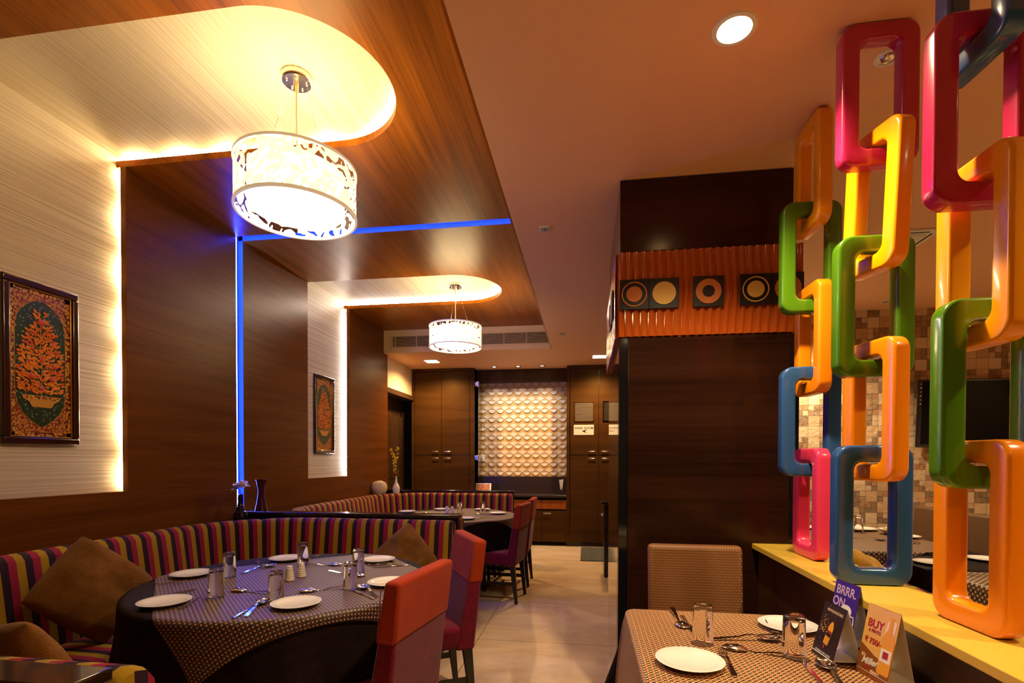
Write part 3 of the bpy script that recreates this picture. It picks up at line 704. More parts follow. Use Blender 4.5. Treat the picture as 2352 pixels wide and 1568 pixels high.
def rect_table(cx, cy, hx, hy, label, lab_u, lab_o, over, mat, under_drop=.66, hrot=0, zt=.762, cf=.10, lim=9):
    t = empty('dining_table', (cx, cy, 0)); tag(t, label, 'table')
    b = NB(); box(b, -hx, hx, -hy, hy, zt-.03, zt); obj('tabletop', b, DARKW, t, bevel=.004)
    for sx in (-1, 1):
        for sy in (-1, 1):
            b = NB(); box(b, sx*(hx-.05)-.025, sx*(hx-.05)+.025, sy*(hy-.05)-.025, sy*(hy-.05)+.025, 0, zt-.031); obj('leg', b, LEGW, t)
    Rr = .02
    ex, ey = hx+under_drop, hy+under_drop
    o = cloth('tablecloth', 110, lambda a, b_: ((2*a-1)*ex, (2*b_-1)*ey), lambda x, y: drape(x, y, Rr, hx-Rr+.003, hy-Rr+.003, zt+.0015, .02, .012, .05, 10, 1, cf), BLKC)
    for v in o.data.vertices: v.co.x = min(v.co.x, lim-cx)
    o.location = (cx, cy, 0); tag(o, lab_u, 'tablecloth')
    if over:
        (x0, x1, y0, y1, rot) = over
        def fl(a, b_):
            x, y = x0+(x1-x0)*a, y0+(y1-y0)*b_; return (x*cos(rot)-y*sin(rot), x*sin(rot)+y*cos(rot))
        o = cloth('table_topper', 130, fl, lambda x, y: drape(x, y, Rr+.004, hx-Rr+.004, hy-Rr+.004, zt+.0055, .10, .014, .03, 6, 0, .36), mat, .0016)
        o.location = (cx, cy, 0); tag(o, lab_o, 'tablecloth')
    return t
TR = (.485, 1.515)
rect_table(*TR, .312, .50, 'square-cornered dining table beside the yellow ledge', 'black undercloth flaring out at the left corner of the right-hand table',
           'orange and brown woven cloth covering the right-hand table', (-.312-.30, .312+.003, -.50-.3, .50+.012, 0), CLOTH2, cf=.32, lim=.852)

# ------------------------------------------------------------------ chairs
def make_red_chair():
    t = empty('upholstered_chair'); tag(t, 'x', 'chair', 'orange and wine fabric chairs')
    b = NB(); hexa(b, [(-.215, -.205, .355), (.17, -.205, .355), (.17, .205, .355), (-.215, .205, .355)], [(-.225, -.215, .47), (.17, -.215, .478), (.17, .215, .478), (-.225, .215, .47)])
    obj('seat', b, WINE, t, bevel=.028, seg=4)
    def sl(z): return (.135+(z-.36)*.19, .235+(z-.36)*.105)
    def slab(z0, z1, g, w0, w1):
        b = NB(); (a0, b0), (a1, b1) = sl(z0), sl(z1)
        hexa(b, [(a0-g, -w0-g, z0), (b0+g, -w0-g, z0), (b0+g, w0+g, z0), (a0-g, w0+g, z0)], [(a1-g, -w1-g, z1), (b1+g, -w1-g, z1), (b1+g, w1+g, z1), (a1-g, w1+g, z1)]); return b
    obj('backrest', slab(.352, .72, 0, .212, .216), WINE, t, bevel=.014, seg=3)
    cv = obj('back_cover', slab(.70, .925, .0055, .216, .222), RUST, t, bevel=.017, seg=4); cv['label'] = 'orange slip cover over the top of the back'
    for sy in (-1, 1):
        b = NB()
        for (zz0, zz1) in ((.703, .918),):
            (a0, b0), (a1, b1) = sl(zz0), sl(zz1); y0, y1 = sy*(.216+.0055), sy*(.222+.0055)
            for (xa, xb) in ((b0+.0055, b1+.0055), (a0-.0055, a1-.0055)): tube(b, [(xa-.010*(1 if xa > .2 else -1), y0-.0005*sy, zz0), (xb-.010*(1 if xb > .2 else -1), y1-.0005*sy, zz1-.015)], .0016, 5)
        obj('piping', b, RUST, cv, smooth=True)
    for sy in (-1, 1):
        b = NB(); x, y = .205, sy*.185; hexa(b, [(x+.02, y-.013, 0), (x+.047, y-.013, 0), (x+.047, y+.013, 0), (x+.02, y+.013, 0)], [(x-.03, y-.02, .36), (x+.02, y-.02, .36), (x+.02, y+.02, .36), (x-.03, y+.02, .36)]); obj('leg', b, LEGW, t, bevel=.003)
        b = NB(); x, y = -.185, sy*.185; hexa(b, [(x-.014, y-.013, 0), (x+.013, y-.013, 0), (x+.013, y+.013, 0), (x-.014, y+.013, 0)], [(x-.022, y-.02, .36), (x+.02, y-.02, .36), (x+.02, y+.02, .36), (x-.022, y+.02, .36)]); obj('leg', b, LEGW, t, bevel=.003)
        b = NB(); box(b, -.17, .215, sy*.185-.008, sy*.185+.008, .17, .20); obj('stretcher', b, LEGW, t)
    b = NB(); box(b, .0, .018, -.178, .178, .176, .196); obj('cross_stretcher', b, LEGW, t)
    return t
rc = make_red_chair()
labs = ['nearest orange and wine chair, its wide orange back turned to the aisle', 'orange and wine chair at the nearer table, its side lit violet, second from the camera',
        'orange and wine chair at the farther table, seen side-on with its seat showing', 'farthest orange and wine chair, half behind the other at the far table']
for i, ((p, a), lb) in enumerate(zip(CH, labs)):
    c = rc if i == 0 else copy_tree(rc); place(c, (p[0], p[1], 0), a, label=lb)
def make_brown_chair(BROWNW):
    t = empty('weave_chair'); tag(t, 'x', 'chair', 'brown dotted weave chairs')
    b = NB(); hexa(b, [(-.135, -.21, .33), (.17, -.21, .33), (.17, .21, .33), (-.135, .21, .33)], [(-.14, -.215, .455), (.17, -.215, .465), (.17, .215, .465), (-.14, .215, .455)]); obj('seat', b, BROWNW, t, bevel=.03, seg=4)
    b = NB(); hexa(b, [(.13, -.205, .32), (.215, -.205, .32), (.215, .205, .32), (.13, .205, .32)], [(.205, -.21, .955), (.262, -.21, .955), (.262, .21, .955), (.205, .21, .955)]); obj('backrest', b, BROWNW, t, bevel=.022, seg=4)
    for sx, xx in ((1, .17), (-1, -.105)):
        for sy in (-1, 1):
            b = NB(); x, y = xx, sy*.17; hexa(b, [(x-.014, y-.014, 0), (x+.014, y-.014, 0), (x+.014, y+.014, 0), (x-.014, y+.014, 0)], [(x-.022, y-.022, .34), (x+.022, y-.022, .34), (x+.022, y+.022, .34), (x-.022, y+.022, .34)]); obj('leg', b, LEGW, t, bevel=.003)
    return t
bc = make_brown_chair(BROWNW); place(bc, (.497, 2.235, 0), pi/2, label='tan dotted weave chair at the right-hand table, before the dark column')
bd = None
for (x, y, a, lb) in ((2.62, 4.69, 0, 'brown weave chair in the side room, directly under the left end of the television'), (2.62, 4.12, .0, 'brown weave chair behind the tall orange link, middle of the side room row'), (2.66, 3.56, .0, 'brown weave chair farthest right in the side room row')):
    c = copy_tree(bd) if bd else make_brown_chair(BROWN_SHADED); bd = bd or c; place(c, (x, y, 0), a, label=lb)
# side room tables
rect_table(2.03, 4.12, .40, .56, 'long table in the side room near the stone wall', 'black undercloth of the long side room table', 'woven cloth with a hanging corner on the long side room table', (-.62, .62, -.56, .60, radians(24)), CLOTH3, .5)
rect_table(2.10, 3.24, .26, .20, 'small dark-clothed table between the two larger side room tables', 'plain black cloth on the small middle table in the side room', None, None, CLOTH2, .5)
rect_table(2.20, 2.42, .36, .53, 'side room table closest to the ledge links', 'black undercloth of the side room table closest to the links', 'striped-looking woven cloth on the side room table closest to the links', (-.60, .60, -.70, .54, 0), CLOTH3, .5)
# sofa along the ledge in the side room
t = empty('bench_sofa', (1.30, 2.2, 0)); tag(t, 'striped bench sofa hidden behind the yellow ledge, only its top edge showing', 'sofa')
def stripbox(x0, x1, y0, y1, z0, z1):
    b = NB(); uv = uvlayer(b); n = 40
    for i in range(n):
        ya, yb = y0+(y1-y0)*i/n, y0+(y1-y0)*(i+1)/n
        for q in ([(x0, ya, z0), (x0, yb, z0), (x0, yb, z1), (x0, ya, z1)], [(x1, ya, z0), (x1, ya, z1), (x1, yb, z1), (x1, yb, z0)], [(x0, ya, z1), (x0, yb, z1), (x1, yb, z1), (x1, ya, z1)]):
            f_ = b.faces.new([b.verts.new(v) for v in q])
            for l in f_.loops: l[uv].uv = (l.vert.co.y, l.vert.co.z)
    for y in (y0, y1):
        f_ = b.faces.new([b.verts.new(v) for v in ((x0, y, z0), (x1, y, z0), (x1, y, z1), (x0, y, z1))])
        for l in f_.loops: l[uv].uv = (l.vert.co.x, l.vert.co.z)
    bmesh.ops.remove_doubles(b, verts=b.verts, dist=1e-5)
    return b
obj('backrest', stripbox(-.175, -.05, -1.3, 1.5, .05, .872), STRIPE, t, bevel=.02, seg=3)
obj('seat', stripbox(-.048, .32, -1.3, 1.5, .05, .45), STRIPE, t, bevel=.02, seg=3)

# ------------------------------------------------------------------ cushions
def make_cushion(w, h, th, seed, name='cushion'):
    b = NB(); n = 26; top, bot = [], []
    for i in range(n+1):
        r1, r2 = [], []
        for j in range(n+1):
            x, y = 2*i/n-1, 2*j/n-1
            pin = (1-.05*(1-x*x)*abs(y)**3)*sqrt(1-.20*x*x*y*y); pin2 = (1-.05*(1-y*y)*abs(x)**3)*sqrt(1-.20*x*x*y*y)
            X, Z = x*w/2*pin2, y*h/2*pin
            t_ = th/2*((1-abs(x)**3.2)*(1-abs(y)**3.2))**.55
            nz_ = noise.noise(Vector((x*1.7+seed, y*1.7, seed)))*.022+noise.noise(Vector((x*5+seed, y*3.2, seed*2)))*.007
            edge = (1-abs(x)**6)*(1-abs(y)**6)
            r1.append(b.verts.new((X, -t_-nz_*edge, Z))); r2.append(b.verts.new((X, t_-nz_*edge*.6, Z)) if 0 < i < n and 0 < j < n else r1[-1])
        top.append(r1); bot.append(r2)
    for i in range(n):
        for j in range(n):
            b.faces.new((top[i][j], top[i+1][j], top[i+1][j+1], top[i][j+1]))
            vs_ = []
            for v in (bot[i][j], bot[i][j+1], bot[i+1][j+1], bot[i+1][j]):
                if v not in vs_: vs_.append(v)
            if len(vs_) > 2: b.faces.new(vs_)
    return b
def cushion(loc, normal, spin, w, h, th, seed, label, mat=TAN):
    o = obj('cushion', make_cushion(w, h, th, seed), mat, smooth=True, sub=1)
    nrm = Vector(normal).normalized(); z = Vector((0, 0, 1)); xax = (-nrm).cross(z).normalized()*1; zax = xax.cross(-nrm).normalized()
    M = Matrix((xax, -nrm, zax)).transposed().to_4x4() @ Matrix.Rotation(spin, 4, 'Y'); M.translation = loc
    o.matrix_world = M; tag(o, label, 'cushion', 'brown chenille cushions'); return o
cushion((-2.38, 2.16, .71), (.93, -.32, .30), radians(-46), .42, .44, .19, 1.3, 'big slumped brown chenille cushion against the left wall sofa')
cushion((-1.66, 1.30, .66), (.10, .93, .36), radians(16), .46, .46, .14, 5.1, 'brown cushion at the lower left, partly behind the striped arm')
cushion((-1.235, 3.34, .655), (-.10, -.95, .30), radians(45), .42, .42, .11, 9.7, 'brown cushion standing on its corner behind the table on the right')
cushion((1.50, 2.97, .70), (.7, -.5, .5), radians(20), .36, .36, .15, 3.3, 'mustard cushion glimpsed through the blue link in the side room', fabric('mustard_chenille', (.30, .15, .015), (.50, .28, .04), 240, .95, .3, .6))
# EOF-FURN

# ------------------------------------------------------------------ cupboards at the far end
def bar_handle(parent, x, y, z, L=.11, name='handle'):
    b = NB(); box(b, x-L/2, x+L/2, y-.030, y-.020, z-.008, z+.008); box(b, x-L/2+.008, x-L/2+.018, y-.022, y, z-.005, z+.005); box(b, x+L/2-.018, x+L/2-.008, y-.022, y, z-.005, z+.005)
    return obj(name, b, STEEL, parent, bevel=.003)
YC = 7.95
def tall_cupboard(x0, x1, splits, label, extra=None):
    t = empty('tall_cupboard', ((x0+x1)/2, YC, 0)); tag(t, label, 'cupboard'); cx = (x0+x1)/2
    b = NB(); box(b, x0-cx, x1-cx, .022, .40, .0, 2.785); obj('body', b, DARKW, t)
    b = NB(); box(b, x0-cx, x0-cx+.045, -.006, .022, 0, 2.785); obj('frame_stile', b, W_CAB, t)
    b = NB(); box(b, x1-cx-.075, x1-cx, -.006, .40, 0, 2.785) if extra else box(b, x1-cx-.045, x1-cx, -.006, .022, 0, 2.785); obj('frame_stile', b, W_CAB, t)
    b = NB(); box(b, x0-cx, x1-cx, -.010, .022, 2.75, 2.79); obj('frame_head', b, W_CAB, t)
    xs = splits
    for i, (a, c) in enumerate(zip(xs, xs[1:])):
        for (z0, z1, hz) in ((.07, 1.409, 1.363), (1.418, 2.747, 1.470)):
            b = NB(); box(b, a-cx+.003, c-cx-.003, .0, .020, z0, z1); dr = obj('cupboard_door', b, W_CAB, t, bevel=.0015)
            hx = (c-cx-.10) if i % 2 == 0 else (a-cx+.10)
            bar_handle(dr, hx, 0, hz)
            if not extra and z0 > 1:
                vx0 = -.19 if i == 0 else .245
                b = NB(); vx0 -= cx; L = .30
                for (p, q, r_, s_) in ((0, L, 0, .018), (0, L, .296, .314), (0, .015, 0, .314), (L-.015, L, 0, .314)): box(b, vx0+p, vx0+q, -.012, 0, 1.928+r_, 1.928+s_)
                vf = obj('vent_frame', b, W_CAB, dr, bevel=.002)
                b = NB()
                for k in range(15): z = 1.948+k*.0185; hexa(b, [(vx0+.014, -.010, z), (vx0+L-.014, -.010, z), (vx0+L-.014, -.001, z+.008), (vx0+.014, -.001, z+.008)], [(vx0+.014, -.010, z+.004), (vx0+L-.014, -.010, z+.004), (vx0+L-.014, -.001, z+.012), (vx0+.014, -.001, z+.012)])
                obj('vent_louvres', b, P('louvre_steel', (.30, .24, .18), .35, .6) if 'louvre_steel' not in MATS else MATS['louvre_steel'], dr)
    return t
tall_cupboard(-2.80, -1.765, [-2.755, -2.306, -1.845], 'tall dark cupboard with four doors left of the relief tile wall', True)
tall_cupboard(-.306, 1.05, [-.255, .182, .62, 1.0], 'tall dark cupboard with louvred vents right of the relief tile wall')
# sign
t = empty('sign', (-.043, YC-.0, 1.805)); tag(t, 'white WASH ROOM sign with a left-pointing arrow on the right cupboard', 'sign')
b = NB(); box(b, -.153, .153, -.006, -.001, -.078, .078); obj('plate', b, P('sign_plate', (.62, .56, .48), .35), t, bevel=.001)
MX = Matrix.Rotation(pi/2, 4, 'X')
SIGNK = P('sign_ink', (.012, .010, .012), .5)
text('sign_lettering', 'WASH  ROOM', .047, SIGNK, t, Matrix.Translation((0, -.0068, .026)) @ MX, sx=.94, font_off=.001)
b = NB(); prism(b, [(-.035, -.0066, -.02), (.045, -.0066, .008), (.02, -.0066, -.02), (.045, -.0066, -.048)], (0, .0004, 0)); obj('arrow', b, SIGNK, t)
# recess with relief tiles, counter and base unit
struct(obj('wall_back.002', box(NB(), -1.765, -.306, 8.30, 8.355, .78, ZP), SHELL2))
struct(obj('trim_10', box(NB(), -1.765, -.308, 8.16, 8.299, 2.60, ZP), W_VERT))
struct(obj('trim_11', box(NB(), -1.765, -.308, 8.285, 8.299, .80, 1.07), GRANITE))
t = empty('relief_tiles', (-1.035, 8.299, 1.07)); tag(t, 'cream scalloped relief tile panel lit from above, between the tall cupboards', 'tile panel')
b = NB(); box(b, -.73, .727, -.006, 0, 0, 1.53); obj('tile_ground', b, SHELL2, t)
b = NB(); px_, pz_ = .1455, .0728
row = 0; z = .03
while z < 1.50:
    for k in range(10):
        x = -.73+px_*(k+.5)
        if row % 2 == 0:      # cup facing up: half disc thick at its lower rim
            n = 14; top = [(x+.052*cos(pi+pi*i/n), z+.042+.052*sin(pi+pi*i/n)) for i in range(n+1)]
            c0 = b.verts.new((x, -.010, z+.042)); vs_ = [b.verts.new((p[0], -.017, p[1])) for p in top]; vb = [b.verts.new((p[0], -.006, p[1])) for p in top]
            for i in range(n): b.faces.new((c0, vs_[i], vs_[i+1])); b.faces.new((vs_[i], vb[i], vb[i+1], vs_[i+1]))
        for sx in (-1, 1):    # leaf-shaped wings between the cups
            n = 10; X = x+sx*px_/2
            pts = [(X-sx*.058*sin(pi*i/n)*1.0, z-.034+.070*i/n) for i in range(n+1)]
            vf = [b.verts.new((p[0], -.006-.009*sin(pi*i/n), p[1])) for i, p in enumerate(pts)]; sp = [b.verts.new((X, -.0065, p[1])) for p in pts]; vb = [b.verts.new((p[0], -.006, p[1])) for p in pts]
            if row % 2 == 1:
                for i in range(n): b.faces.new((vf[i], vf[i+1], sp[i+1], sp[i])); b.faces.new((vf[i], vb[i], vb[i+1], vf[i+1]))
    row += 1; z += pz_/1.0
for v in b.verts:
    v.co.z = max(.0, min(1.53, v.co.z)); v.co.x = max(-.73, min(.727, v.co.x))
obj('relief_scallops', b, SHELL1, t)
t = empty('base_cabinet', (-1.035, YC, 0)); tag(t, 'low cabinet with orange drawer fronts under the dark counter', 'cabinet')
b = NB(); box(b, -.728, .727, .022, .33, .06, .735); obj('body', b, DARKW, t)
for (a, c, hx) in ((-.728, -.22, -.32), (-.22, .345, .195), (.345, .727, .433)):
    b = NB(); box(b, a+.003, c-.003, 0, .02, .065, .545); dr = obj('cabinet_door', b, W_CAB, t, bevel=.0015); bar_handle(dr, hx, 0, .508, .12)
for (a, c) in ((-.728, -.12), (-.12, .345), (.345, .727)):
    b = NB(); n = 60
    box(b, a+.003, c-.003, .004, .02, .575, .712); k = int((c-a)/.012)
    for i in range(k): x = a+.004+i*(c-a-.008)/k; box(b, x, x+(c-a)/k*.6, 0, .004, .575, .712)
    dr = obj('drawer', b, DRAWO, t)
    if a > .3: b = NB(); lathe(b, [(0, 0), (.009, .002), (.011, .008), (.006, .014), (.005, .022)], 16); ko = obj('knob', b, STEEL, dr, smooth=True); ko.location = (.562, -.02, .640); ko.rotation_euler = (-pi/2, 0, 0)
b = NB(); box(b, -1.765, -.308, YC-.03, 8.284, .755, .792); tag(obj('counter_top', b, GRANITE, bevel=.004), 'dark granite counter below the relief tiles', 'counter')
t = empty('straw_holder', (-.385, 8.03, .7925)); tag(t, 'clear stemmed glass of white straws at the right end of the counter', 'straw holder')
b = NB(); lathe(b, [(0, 0), (.03, .0), (.03, .006), (.010, .012), (.012, .06), (.024, .09), (.034, .15), (.032, .15), (.022, .09), (.0, .075)], 24); obj('glass_holder', b, GLASS, t, smooth=True)
b = NB()
for i in range(14): a = i*2.4; q = .004+.014*((i*37 % 10)/10); tube(b, [(q*cos(a), q*sin(a), .082), (q*cos(a)*2.3, q*sin(a)*2.3, .235+.004*(i % 3))], .0035, 6)
tag(obj('straws', b, PLAST, t), kind='stuff')
t = empty('menu_card', (-1.635, 8.05, .793)); tag(t, 'small orange picture card standing on the dark counter', 'card')
b = NB(); hexa(b, [(-.125, -.03, 0), (.125, -.03, 0), (.125, -.024, 0), (-.125, -.024, 0)], [(-.125, .0, .17), (.125, .0, .17), (.125, .006, .17), (-.125, .006, .17)]); obj('card', b, PLAST, t)
b = NB(); hexa(b, [(-.115, -.031, .004), (.10, -.031, .004), (.10, -.0302, .004), (-.115, -.0302, .004)], [(-.115, -.003, .16), (.10, -.003, .16), (.10, -.0022, .16), (-.115, -.0022, .16)]); obj('picture', b, ornament('orange_food_picture', (.75, .25, .03), (.16, .03, .01), 30, (.75, .45, .12)), t)
t = empty('glass_screen', (-1.712, 8.0, 0)); tag(t, 'narrow clear glass screen with metal hinges beside the left tall cupboard', 'glass screen')
b = NB(); box(b, -.004, .004, -.04, .28, .80, 2.60); obj('pane', b, GLASSP, t)
for z in (1.33, 2.50):
    b = NB(); box(b, -.018, .018, -.06, .0, z, z+.085); obj('hinge', b, STEEL, t, bevel=.004)
    b = NB(); box(b, -.045, -.020, -.05, -.01, z+.01, z+.075); obj('hinge_plate', b, STEEL, t, bevel=.003)
t = empty('switch_plate', (-1.69, 8.298, 1.36)); 
tag(t, 'small clear switch box on the left edge of the relief tiles', 'switch'); b = NB(); box(b, -.035, .035, -.045, -.026, -.045, .045); obj('cover', b, PLAST, t, bevel=.003)
b = NB(); box(b, -.009, .009, -.052, -.045, -.018, .018); obj('rocker', b, WHITEP, t, bevel=.002)
# small service stand and doormat by the right cupboards
t = empty('service_stand', (.36, 6.05, 0)); tag(t, 'dark service stand half hidden by the column, cloth hanging at its side', 'side table')
b = NB(); box(b, -.19, .25, -.16, .40, .835, .865); obj('top', b, BLACKG, t, bevel=.004)
b = NB(); box(b, -.155, .24, -.14, .39, .60, .834); obj('drawer_case', b, DARKW, t)
b = NB(); box(b, -.155, -.02, -.145, .385, 0, .598); obj('side_panel', b, DARKW, t, bevel=.002)
for (x, y) in ((.22, -.145), (.22, .36)): b = NB(); box(b, x, x+.030, y, y+.030, 0, .60); obj('leg', b, DARKW, t, bevel=.002)
b = NB(); ball(b, (-.17, .05, .70), .017); obj('knob', b, STEEL, t, smooth=True)
for q in ((-.165, -.16, .10, -.16),):
    b = NB(); box(b, -.05, .18, -.155, -.146, .27, .66)
    cl = obj('towel', b, CLOTH2, t); 
t = empty('plate_stack', (.37, 6.1, .866)); tag(t, 'white plate on the service stand behind the column', 'plate')
b = NB(); lathe(b, [(0, 0), (.07, 0), (.11, .018), (.112, .02), (.07, .006), (0, .005)], 32); obj('plate', b, CHINA, t, smooth=True)
t = empty('yellow_tumbler', (.19, 5.84, .866)); bpy.data.objects.remove(t)
b = NB(); box(b, -.075, .42, 6.82, 7.86, .001, .012); tag(obj('doormat', b, MATF, bevel=.004), 'grey-green doormat on the floor before the right tall cupboard', 'doormat')

# ------------------------------------------------------------------ disc tiles on the column
def disc_tile(x, kind, label, rot=0, loc=None, w_=.149):
    t = empty('disc_tile', loc or (x, CY0-.0255, 2.200), rot); tag(t, label, 'decorative tile', 'disc tiles on the wave panel')
    b = NB(); box(b, -w_/2, w_/2, -.008, .0, -.077, .077); obj('tile', b, BLACK, t, bevel=.002)
    def ring(r0, r1, m_, nm):
        n = 48; b = NB()
        o1 = [b.verts.new((r1*cos(2*pi*i/n), -.0115, r1*sin(2*pi*i/n))) for i in range(n)]; o2 = [b.verts.new((r1*cos(2*pi*i/n), -.008, r1*sin(2*pi*i/n))) for i in range(n)]
        if r0 == 0: b.faces.new(o1)
        else:
            i1 = [b.verts.new((r0*cos(2*pi*i/n), -.0115, r0*sin(2*pi*i/n))) for i in range(n)]; i2 = [b.verts.new((r0*cos(2*pi*i/n), -.008, r0*sin(2*pi*i/n))) for i in range(n)]
            for i in range(n): j = (i+1) % n; b.faces.new((o1[i], o1[j], i1[j], i1[i])); b.faces.new((i1[i], i1[j], i2[j], i2[i]))
        for i in range(n): j = (i+1) % n; b.faces.new((o1[i], o2[i], o2[j], o1[j]))
        obj(nm, b, m_, t)
    if kind == 0: ring(.058, .064, COPPD, 'ring'); ring(0, .040, COPPD, 'disc')
    if kind == 1: ring(0, .058, SHELLG, 'disc')
    if kind == 2: ring(.030, .062, COPPD, 'ring')
    if kind == 3: ring(.058, .063, SHELLG, 'ring'); ring(0, .041, SHELLG, 'disc')
    return t
disc_tile(.240, 0, 'square tile with copper disc in a thin copper ring, at the column\'s left corner')
disc_tile(.389, 1, 'square tile with a plain gold disc, second on the column front')
disc_tile(.606, 2, 'square tile with one broad copper ring, alone in the middle of the wave panel')
disc_tile(.831, 3, 'square tile with pale gold disc and thin ring, right of the broad copper ring')
disc_tile(.982, 2, 'copper-ringed tile partly hidden behind the small green link')
for k, y in enumerate((2.93, 3.10)): disc_tile(0, (1, 0)[k], ['gold disc tile round the left side of the column, near its corner', 'farther disc tile on the left side of the column'][k], -pi/2, (CX0-.0255, y, 2.2))

# ------------------------------------------------------------------ framed flower pictures
def make_picture(y, z, w_, h_, label, seed):
    t = empty('framed_picture', (XW-BACK+.001, y, z)); tag(t, label, 'picture', 'framed floral panels in the lit niches'); rnd = random.Random(seed)
    W, H = w_/2, h_/2; fw = .036
    def fr(g0, g1, x0, x1, nm, m_, bv):
        for k, (a, c, d_, e_) in enumerate(((-W+g0, W-g0, H-g1, H-g0), (-W+g0, W-g0, -H+g0, -H+g1), (-W+g0, -W+g1, -H+g1, H-g1), (W-g1, W-g0, -H+g1, H-g1))):
            b = NB(); box(b, x0, x1, a, c, d_, e_); obj(nm, b, m_, t, bevel=bv, seg=3)
    fr(0, fw, 0, .026, 'frame_rail', FRAMEW, .008); fr(fw, fw+.006, .003, .017, 'gold_bead', GOLD, .002)
    iw, ih = W-fw-.006, H-fw-.006
    b = NB(); box(b, .003, .006, -iw, iw, -ih, ih); pn = obj('panel', b, ORN2, t)
    b = NB()
    for (a, c, d_, e_) in ((-iw, iw, ih-.02, ih), (-iw, iw, -ih, -ih+.02), (-iw, -iw+.02, -ih, ih), (iw-.02, iw, -ih, ih)): box(b, .006, .0068, a, c, d_, e_)
    obj('ornament_border', b, ORN, t)
    # cusped green ground
    mw, mh = iw-.022, ih-.045; pts = []
    prof = [(0, 1.0)]
    for i in range(1, 25):
        s = i/24; zz = 1-.42*s**1.15; base = (sin(s*pi/2))**.75; prof.append((base*(1-.05*abs(sin(s*pi*4))), zz))
    prof += [(.93, .54), (1, .50), (1, -.42), (.93, -.46), (1.0, -.50)]
    for i in range(1, 21): s = i/20; prof.append((1.0*cos(s*pi/2)**.8*(1-.05*abs(sin(s*pi*4))) if s < 1 else 0, -.50-.50*s**.9))
    full = prof + [(-a, c) for a, c in prof[::-1][1:-1]]
    b = NB(); vs_ = [(.0071, a*mw, c*mh) for a, c in full]; prism(b, vs_, (-.0012, 0, 0)); obj('green_ground', b, GREEND, t)
    ring = vs_+[vs_[0]]; b = NB(); tube(b, ring, .0018, 5, cap=False); obj('gold_outline', b, GOLDP, t)
    b = NB()
    tube(b, [(.008, 0, -mh*.5), (.008, .003, -.1*mh), (.008, -.002, .3*mh), (.008, 0, .72*mh)], .0022, 5)
    for k, zz in enumerate([-.42, -.25, -.05, .12, .28, .42]):
        for s in (-1, 1):
            Lw = mw*(.78-.09*k); z0 = zz*mh; tube(b, [(.008, 0, z0), (.008, s*Lw*.35, z0-.012), (.008, s*Lw*.75, z0+.004), (.008, s*Lw*.92, z0+.030), (.008, s*Lw*.75, z0+.05)], .0016, 5)
    obj('stems', b, GOLDP, t)
    bl = NB(); flowers = []
    def leaf(y0, z0, a, L, wd):
        n = 5; c0 = []
        d1 = Vector((0, cos(a), sin(a))); d2 = Vector((0, -sin(a), cos(a))); o_ = Vector((.0095, y0, z0))
        prf = [(0, 0), (.25, .5), (.55, .42), (.62, .62), (1, 0)]
        pt = [o_+d1*L*p-Vector((.001*0, 0, 0))+d2*wd*q for p, q in prf] + [o_+d1*L*p-d2*wd*q for p, q in prf[::-1][1:-1]]
        mid = bl.verts.new(o_+d1*L*.5+Vector((.0022, 0, 0))); v = [bl.verts.new(p) for p in pt]
        for i in range(len(v)): bl.faces.new((mid, v[i], v[(i+1) % len(v)]))
    zz = -.47
    while zz < .80:
        wloc = .80*(1 if zz < .15 else max(.12, 1-(zz-.15)/.75)); nrow = max(1, int(wloc*mw/.019))
        for k in range(-nrow, nrow+1):
            yy = k*.019+rnd.uniform(-.004, .004); z_ = zz*mh+rnd.uniform(-.006, .006)+abs(yy)*.12
            s = 1 if yy > 0 else -1
            leaf(yy, z_, (pi/2-s*rnd.uniform(.5, 1.5)), rnd.uniform(.020, .030), rnd.uniform(.010, .014))
            if rnd.random() < .5: leaf(yy, z_, (pi/2+s*rnd.uniform(.1, .9)), .018, .010)
        zz += .052
    tag(obj('leaves', bl, PETO, t), kind='stuff')
    spots = [(0, .66), (-.45, -.20), (.45, -.22), (0, -.38), (-.62, .30), (.62, .22), (0, .06), (-.55, .02), (.6, -.02)]
    for k, (a, c) in enumerate(spots):
        b = NB(); r_ = (.017, .016, .016, .013, .010, .010, .012, .010, .010)[k]; n = 24
        cc = b.verts.new((.0145, a*mw*.9, c*mh)); v = [b.verts.new((.0105, a*mw*.9+r_*(1+.18*cos(6*2*pi*i/n))*cos(2*pi*i/n), c*mh+r_*(1+.18*cos(6*2*pi*i/n))*sin(2*pi*i/n))) for i in range(n)]
        for i in range(n): b.faces.new((cc, v[i], v[(i+1) % n]))
        obj('flower', b, PETR, t)
    b = NB(); pts = [(-.78, -.50), (.78, -.50), (.70, -.56), (.50, -.60), (.38, -.68), (-.38, -.68), (-.50, -.60), (-.70, -.56)]
    prism(b, [(.0105, a*mw, c*mh) for a, c in pts], (-.004, 0, 0)); bw = obj('bowl', b, GOLDP, t)
    b = NB(); prism(b, [(.0115, a*mw, c*mh) for a, c in ((-.72, -.51), (.72, -.51), (.60, -.555), (-.60, -.555))], (-.001, 0, 0)); obj('bowl_band', b, ORN, bw)
    return t
make_picture(2.28, 1.838, .378, .832, 'framed orange flower panel on green ground in the nearer lit niche', 3)
make_picture(5.172, 1.825, .415, .836, 'framed flower panel in the farther white-lit niche', 8)

